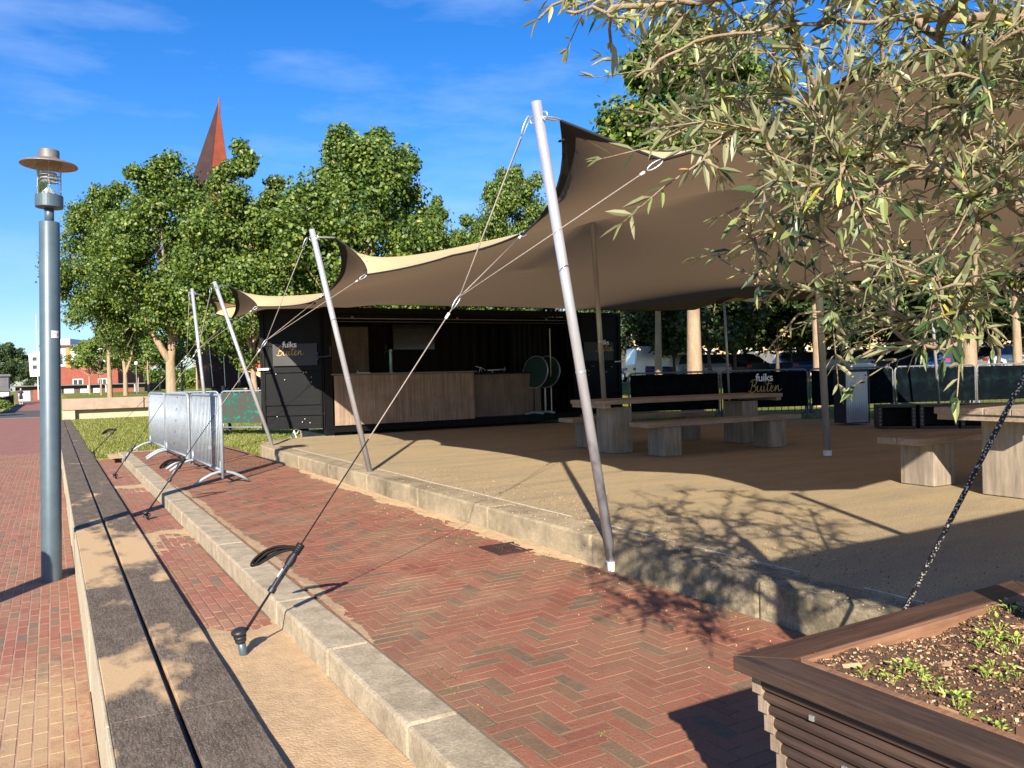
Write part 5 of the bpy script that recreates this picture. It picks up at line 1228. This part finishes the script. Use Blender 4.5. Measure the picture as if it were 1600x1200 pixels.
for k,(x,d,s,l,mt) in enumerate(((12,190,2.7,'big dark green tree at the far left horizon',1),(33,210,2.2,'yellowish green tree on the horizon beside the big dark one',0),(52,190,1.9,'dark tree between the horizon trees and the white tower',1))):
    p=at(x,607,d); place(TD if mt else TS,(p.x,p.y,.2),s*(.6 if mt else 1),k,l,'trees on the left horizon')
mbw=[]; rn_=np.random.RandomState(3); pa_=at(185,600,150); pb_=at(430,600,115)
m=MB(); rr=random.Random(50)
for k in range(9000):
    t=rr.random(); p=pa_.lerp(pb_,t); h=3.2+1.6*noise.noise(Vector((t*14,0,0)))+1.2*noise.noise(Vector((t*40,0,3))); x=p.x+rr.uniform(-2.5,2.5); y=p.y+rr.uniform(-3,3); z=.6+rr.random()**.7*h; sz_=rr.uniform(.25,.5); n1=Vector([rr.uniform(-1,1) for _ in range(3)]).normalized(); a=n1.orthogonal().normalized()*sz_; b_=n1.cross(a)
    c=Vector((x,y,z)); m.add([c-a,c-b_*.8,c+a,c+b_*.8],[(0,1,2,3)])
tag(m.build('distant_wood',M['maple']),kind='stuff')
# shrubs by the quay
def shrub(seed,p,r,label,mat):
    rr=random.Random(seed); o=empty('shrub',p); tag(o,label,'shrub','shrubs at the left edge of the path')
    m=MB()
    for _ in range(2600):
        u=Vector([rr.gauss(0,1) for _ in range(3)]).normalized(); u.z=abs(u.z); q=u*r*(rr.random()**.35); q.z*=.6; s=r*.06*rr.uniform(.6,1.3); n1=Vector([rr.uniform(-1,1) for _ in range(3)]).normalized(); a=n1.orthogonal().normalized()*s; b_=n1.cross(a)
        m.add([q-a,q-b_*.5,q+a,q+b_*.5],[(0,1,2,3)])
    m.build('foliage',mat,o); m=MB()
    for k in range(6): a=k; m.tube([(0,0,-.1),(math.cos(a)*r*.5,math.sin(a)*r*.5,r*.35)],.02,5)
    m.build('stems',M['darkbark'],o)
shrub(1,at(-14,640,52),1.15,'bushy green shrub at the left photo edge beside the far path',M['maple_light'])
shrub(2,at(0,634,60),.8,'second green shrub along the far path, nearer the railing',M['maple'])

# ---- far buildings on the left
def facade(mb_w,x0,x1,z0,z1,y=0): mb_w.bb(x0,x1,y-.06,y,z0,z1)
def building(name,p,rz,w,dep,h,mat,label,wins,roofm=None,cat='building',extra=None):
    o=empty(name,p,rz); tag(o,label,cat)
    MB().bb(0,w,0,dep,-.5,h).build('wall',mat,o)
    MB().bb(-.2,w+.2,-.2,dep+.2,h,h+.25).build('roof',roofm or M['roof'],o)
    for (a,b_,c,d) in wins:
        m=MB(); m.bb(a,b_,-.05,-.001,c,d); wn=m.build('window',M['white'],o); m=MB(); mid=(a+b_)/2; m.bb(a+.12,mid-.05,-.07,-.051,c+.12,d-.12); m.bb(mid+.05,b_-.12,-.07,-.051,c+.12,d-.12); m.build('pane',M['window'],wn)
    return o
pA=at(66,607,112); pA.z=.9; 
rzA=-.42
bw=10.2
bb_=building('brick_apartment_block',(pA.x,pA.y,.6),rzA,bw,10,6.9,M['redbrick'],'red brick block with white and orange upper storey behind the straight trunked maple',[(1.0,2.1,.4,2.2),(4.1,5.5,.3,2.3),(7.5,8.7,.5,2.3)])
for a,b_ in ((1.4,3.3),(4.0,5.8),(7.2,8.6)): MB().bb(a,b_,-.12,-.002,4.1,6.6).build('white_bay',M['white'],bb_)
for a,b_ in ((1.0,1.38),(3.32,3.98),(5.82,7.18)): MB().bb(a,b_,-.10,-.002,3.9,6.7).build('orange_cladding',M['orange'],bb_)
for a,b_ in ((1.9,2.9),(4.5,5.4),(7.5,8.3)): MB().bb(a,b_,-.16,-.121,4.4,5.6).build('upper_window',M['window'],bb_)
for a,b_,c in ((1.2,3.8,8.0),(6.3,8.6,7.7)): MB().bb(a,b_,.2,8,7.15,c).build('roof_box',M['white'],bb_)
pW=at(48,607,118); tw=empty('white_tower',(pW.x,pW.y,.6),-.35); tag(tw,'slanted white tower with blue windows on a red pillar beside the lamp post','tower')
MB().box((.75,.8,4.6),(1.7,1.6,3.4),(0,-.04,0)).build('wall',M['white'],tw); MB().bb(1.2,2.0,.2,1.4,-.5,5.2).build('red_pillar',M['redbrick'],tw); MB().box((.9,.8,6.4),(1.0,1.4,.3)).build('roof',M['white'],tw)
for z in (4.0,5.2): MB().bb(.35,.95,-.03,.0,z,z+.55).build('window',M['window'],tw)
pG=at(24,609,104); gg=empty('garage_row',(pG.x,pG.y,.1),-.40); tag(gg,'long low dark garage row with white posts below the brick block','garage')
MB().bb(0,16,0,6,-.2,1.85).build('wall',M['darkfacade'],gg); MB().bb(-.4,16.4,-.9,6.2,1.86,2.0).build('roof',M['roof'],gg)
for a,b_,c in ((2.2,4.4,1.55),(11.6,14.8,1.3)): MB().bb(a,b_,-.05,-.002,0,c).build('red_door',M['redbrick'],gg)
for a,b_,c in ((6.0,7.2,1.5),(9.6,10.4,1.5),(8,8.9,1.4),(.4,1.8,1.3)): MB().bb(a,b_,-.05,-.002,0,c).build('pale_door',M['galv'],gg)
for x in (4.7,9.2,11.4,15.0): MB().bb(x,x+.12,-.85,-.73,0,1.86).build('post',M['white'],gg)
pR=at(380,604,75); building('red_roofed_house',(pR.x,pR.y,.6),-.3,5,6,2.3,M['yellowbrick'],'small pale house with a red roof seen between sculpture and container',[(.6,1.5,.9,1.8),(2.5,3.6,.9,1.8)],M['redroof'],'house')
m=MB(); m.prism([(-.3,2.56),(5.3,2.56),(2.5,4.2)],-6.2,.2); o=m.build('gable',M['redroof'],bpy.data.objects['red_roofed_house']); o.rotation_euler=(PI/2,0,0)
# quay fence, white sheds
q=empty('quay_fence',(-3.5,66,0)); tag(q,'dark quay fence along the left edge of the far path','fence')
for k in range(14): MB().bb(-.04,.04,k*2.6,k*2.6+.08,0,1.1).build('post',M['black'],q)
m=MB(); m.bb(-.02,.02,0,34,.15,1.0); m.build('infill_panel',M['blackbanner'],q)
p=at(14,622,82); o=building('white_shed',(p.x-1.5,p.y,-.2),0,1.5,3,1.7,M['white'],'small white shed by the quay at the left edge',[(.3,1.0,.7,1.3)],None,'shed')
p=at(4,622,88); building('grey_boathouse',(p.x-3,p.y,-.2),0,3.6,4,3.3,M['roof'],'grey boathouse roof at the left photo edge',[(.5,1.2,.9,1.6)],None,'boathouse')
fp=empty('flagpole',at(59.5,600,100)); fp.location.z=.3; tag(fp,'very tall thin white flagpole just left of the lamp post','flagpole'); MB().lathe([(.07,0),(.035,10.6)],n=8).build('pole',M['white'],fp); MB().bb(-.1,.1,-.05,.05,8.2,8.4).build('cleat',M['white'],fp)
for k,(x,y,l) in enumerate(((214,588,'thin park lamp on the far lawn between maple trunks'),(284,588,'thin park lamp right of the forked maple'))):
    p=at(x,610,66); o=empty('park_lamp',gl(p)); tag(o,l,'street lamp','park lamps on the far lawn'); MB().lathe([(.05,0),(.04,1.2+1.2)],n=8).build('post',M['lampcap'],o); MB().lathe([(.05,2.4),(.14,2.45),(.14,2.65),(.05,2.7)],n=10).build('lamp_head',M['cap'],o)

# ---- yellow brick building and parked cars on the right
pY=at(985,570,66); pY2=at(1640,560,66); dv=(pY2-pY); rzY=math.atan2(dv.y,dv.x); Lw=dv.length
wins=[]
rr=random.Random(8)
for k in range(9):
    x=1.5+k*Lw/9.3; wins.append((x,x+1.5+.5*(k%2),.9,2.3)); wins.append((x,x+1.5,4.0,5.3))
yb=building('yellow_brick_hall',(pY.x,pY.y,1.1),rzY,Lw,9,6.2,M['yellowbrick'],'long yellow brick building beyond the parked cars on the right',wins)
for x in (9.5,19.5,27): MB().bb(x,x+2.4,-.08,-.002,-.1,2.0).build('grey_door',M['roof'],yb)
def car(proto_name,paint,van=False):
    o=empty(proto_name)
    if van: prof=[(-2.4,.3),(-2.4,1.0),(-2.3,1.85),(-2.0,1.98),(1.2,1.98),(1.6,1.75),(2.0,1.15),(2.35,1.0),(2.42,.5),(2.35,.3)]
    else: prof=[(-2.1,.3),(-2.15,.7),(-2.0,.92),(-1.2,.98),(.95,.95),(1.6,.86),(2.05,.72),(2.15,.5),(2.1,.3)]
    W=.86; n=len(prof); vs=[(x,s*W*(.94 if z>.85 or z<.4 else 1),z) for s in (-1,1) for x,z in prof]; m=MB(); m.add(vs,[tuple(range(n)),tuple(range(2*n-1,n-1,-1))]+[(i,n+i,n+(i+1)%n,(i+1)%n) for i in range(n)]); m.build('body',paint,o,bevel=.05)
    if not van:
        g=[(-1.95,.93),(-1.35,1.40),(-.3,1.47),(.35,1.42),(1.15,.93)]; n=len(g); vs=[(x,s*(.80 if z<1 else .62),z) for s in (-1,1) for x,z in g]; m=MB(); m.add(vs,[tuple(range(n)),tuple(range(2*n-1,n-1,-1))]+[(i,n+i,n+(i+1)%n,(i+1)%n) for i in range(n)]); m.build('cabin_glass',M['window'],o)
        m=MB(); m.add([(x,s*(.64),z+.012) for s in (-1,1) for x,z in g[1:4]],[(0,1,4,3),(1,2,5,4)]); 
        for s in (-1,1):
            for (xa,za),(xb,zb) in (((-1.9,.95),(-1.35,1.41)),((-.35,.96),(-.32,1.46)),((.35,1.43),(1.12,.95))): m.tube([(xa,s*.80,za),(xb,s*.63,zb)],.03,5)
        m.build('roof_panel',paint,o)
    else:
        m=MB()
        for s in (-1,1): m.box((1.2,s*.83,1.45),(.75,.03,.42))
        m.box((1.83,0,1.42),(.03,1.4,.5),(0,-.55,0)); m.build('cabin_glass',M['window'],o)
    for x in (-1.35,1.35):
        for s in (-1,1):
            Rm=Euler((PI/2,0,0)).to_matrix(); w_=MB().lathe([(.0,-.1),(.28,-.1),(.32,-.07),(.32,.07),(.28,.1),(0,.1)],c=(x,s*.76,.32),n=20,Rm=Rm,cap=False).build('wheel',M['tyre'],o,smooth=True); MB().lathe([(.0,-.012),(.19,-.012),(.19,.012),(.0,.012)],c=(x,s*.87,.32),n=16,Rm=Rm,cap=False).build('rim',M['galv'],w_)
    for s in (-1,1): MB().box((2.1 if not van else 2.38,s*.6,.66 if not van else .8),(.08,.34,.14)).build('headlight',M['cap'],o,bevel=.02); MB().box((-2.12 if not van else -2.4,s*.68,.75),(.06,.26,.14)).build('tail_light',M['redtag'],o)
    return o
cars=[(1048,45,'car_white',True,'white van parked beside the container, behind the black barrier',.2),(1088,44,'car_silver',False,'silver car parked next to the white van',1.9),(1128,45,'car_black',False,'black car parked behind the sawn pale trunk',1.7),(1160,46,'car_grey',False,'grey car parked right of the black one',.3),(1008,46,'car_blue',False,'blue car parked at the container edge',1.8),(1240,44,'car_blue',False,'blue car parked left of the tent support pole',1.6),(1302,42,'car_white',False,'white car parked just left of the bin',1.9),(1350,43,'car_grey',False,'dark grey car parked right of the bin',.25),(1420,42,'car_blue',False,'bright blue car parked behind the leaning perimeter pole',1.7),(1480,46,'car_white',True,'white van parked at the right, behind the sunlit trunk',.3),(1572,42,'car_silver',False,'silver blue car parked at the right edge of the photo',.3),(382,58,'car_black',False,'dark car parked between the sculpture and the container',.2)]
pc={}
for (x,d,pm,van,l,a) in cars:
    key=(pm,van)
    if key not in pc: pc[key]=o=car('parked_van' if van else 'parked_car',M[pm],van)
    else: o=copy_tree(pc[key])
    p=at(x,575,d); o.location=(p.x,p.y,groundz(p.x,p.y)+.02); o.rotation_euler=(0,0,rzY+a); tag(o,l,'van' if van else 'car','vehicles in the far car park')
struct(grid_surface(lin(0,1,40),lin(0,1,6),lambda u,v:0,'car_park',M['asphalt']))
cp=bpy.data.objects['car_park']; a_=at(985,575,39); b2=at(1700,575,39); dv=(b2-a_); dv.z=0; nv=Vector((-dv.y,dv.x,0)).normalized()
for v in cp.data.vertices:
    p=a_+dv*v.co.x+nv*(v.co.y*18); v.co=(p.x,p.y,groundz(p.x,p.y)+.015)

# ---- the walker far away on the path
def person():
    p=at(33,625,88); o=empty('person',(p.x,p.y,-.003)); tag(o,'person with pale hair walking away on the path in a dark top and dark shorts','person')
    J=dict(pel=(0,0,.95),belly=(0,0,1.12),chest=(0,.0,1.34),neck=(0,0,1.48),head=(0,.01,1.60),top=(0,.01,1.71),
      hl=(-.09,0,.92),kl=(-.10,.10,.50),al=(-.10,.02,.09),tl=(-.10,.17,.04),hr=(.09,0,.92),kr=(.10,.02,.50),ar=(.10,-.20,.13),tr=(.10,-.10,.03),
      sl=(-.17,0,1.42),el=(-.25,-.06,1.15),wl=(-.27,.06,.92),fl=(-.27,.09,.83),sr=(.17,0,1.42),er=(.25,.03,1.15),wr=(.26,-.08,.92),fr=(.26,-.09,.83))
    E=[('pel','belly'),('belly','chest'),('chest','neck'),('neck','head'),('head','top'),('pel','hl'),('hl','kl'),('kl','al'),('al','tl'),('pel','hr'),('hr','kr'),('kr','ar'),('ar','tr'),('chest','sl'),('sl','el'),('el','wl'),('wl','fl'),('chest','sr'),('sr','er'),('er','wr'),('wr','fr')]
    rad=dict(pel=.13,belly=.125,chest=.15,neck=.055,head=.085,top=.06,hl=.09,kl=.055,al=.04,tl=.035,hr=.09,kr=.055,ar=.04,tr=.035,sl=.06,el=.042,wl=.028,fl=.03,sr=.06,er=.042,wr=.028,fr=.03)
    ks=list(J); me=bpy.data.meshes.new('body'); me.from_pydata([J[k] for k in ks],[(ks.index(a),ks.index(b)) for a,b in E],[]); ob=bpy.data.objects.new('body',me); COL.objects.link(ob); ob.parent=o
    ob.modifiers.new('skin','SKIN'); sv=me.skin_vertices[0].data
    for i,k in enumerate(ks): sv[i].radius=(rad[k],rad[k]*.85); sv[i].use_root=(k=='pel')
    s=ob.modifiers.new('sub','SUBSURF'); s.levels=2; s.render_levels=2
    dg=bpy.context.evaluated_depsgraph_get(); nm=bpy.data.meshes.new_from_object(ob.evaluated_get(dg)); ob.modifiers.clear(); ob.data=nm; nm.materials.clear(); nm.materials.append(M['skin'])
    MB().lathe([(.14,.78),(.165,.9),(.15,1.05),(.17,1.25),(.185,1.40),(.10,1.49),(.06,1.50)],n=16,cap=False).build('dark_top',M['blackcloth'],o,smooth=True)
    for s_ in (-1,1): MB().tube([(s_*.08,0,.94),(s_*.10,.06 if s_<0 else .01,.55)],[.11,.095],12).build('shorts_leg',M['blackcloth'],o,smooth=True); MB().tube([(s_*.17,0,1.42),(s_*.23,-.03,1.22)],[.075,.06],10).build('sleeve',M['blackcloth'],o,smooth=True)
    for s_,y in ((-1,.08),(1,-.16)): MB().box((s_*.10,y,.05),(.10,.27,.09)).build('shoe',M['white'],o,bevel=.02)
    MB().lathe([(.07,1.58),(.095,1.63),(.09,1.70),(.05,1.745),(0,1.755)],c=(0,-.01,0),n=14,cap=False).build('hair',M['hair'],o,smooth=True)
person()
# remove prototypes never placed
for nm in [o.name for o in bpy.data.objects if o.parent is None and o.type=='EMPTY' and 'label' not in o]:
    o=bpy.data.objects[nm]
    for cn in [c.name for c in o.children_recursive]: bpy.data.objects.remove(bpy.data.objects[cn])
    bpy.data.objects.remove(o)
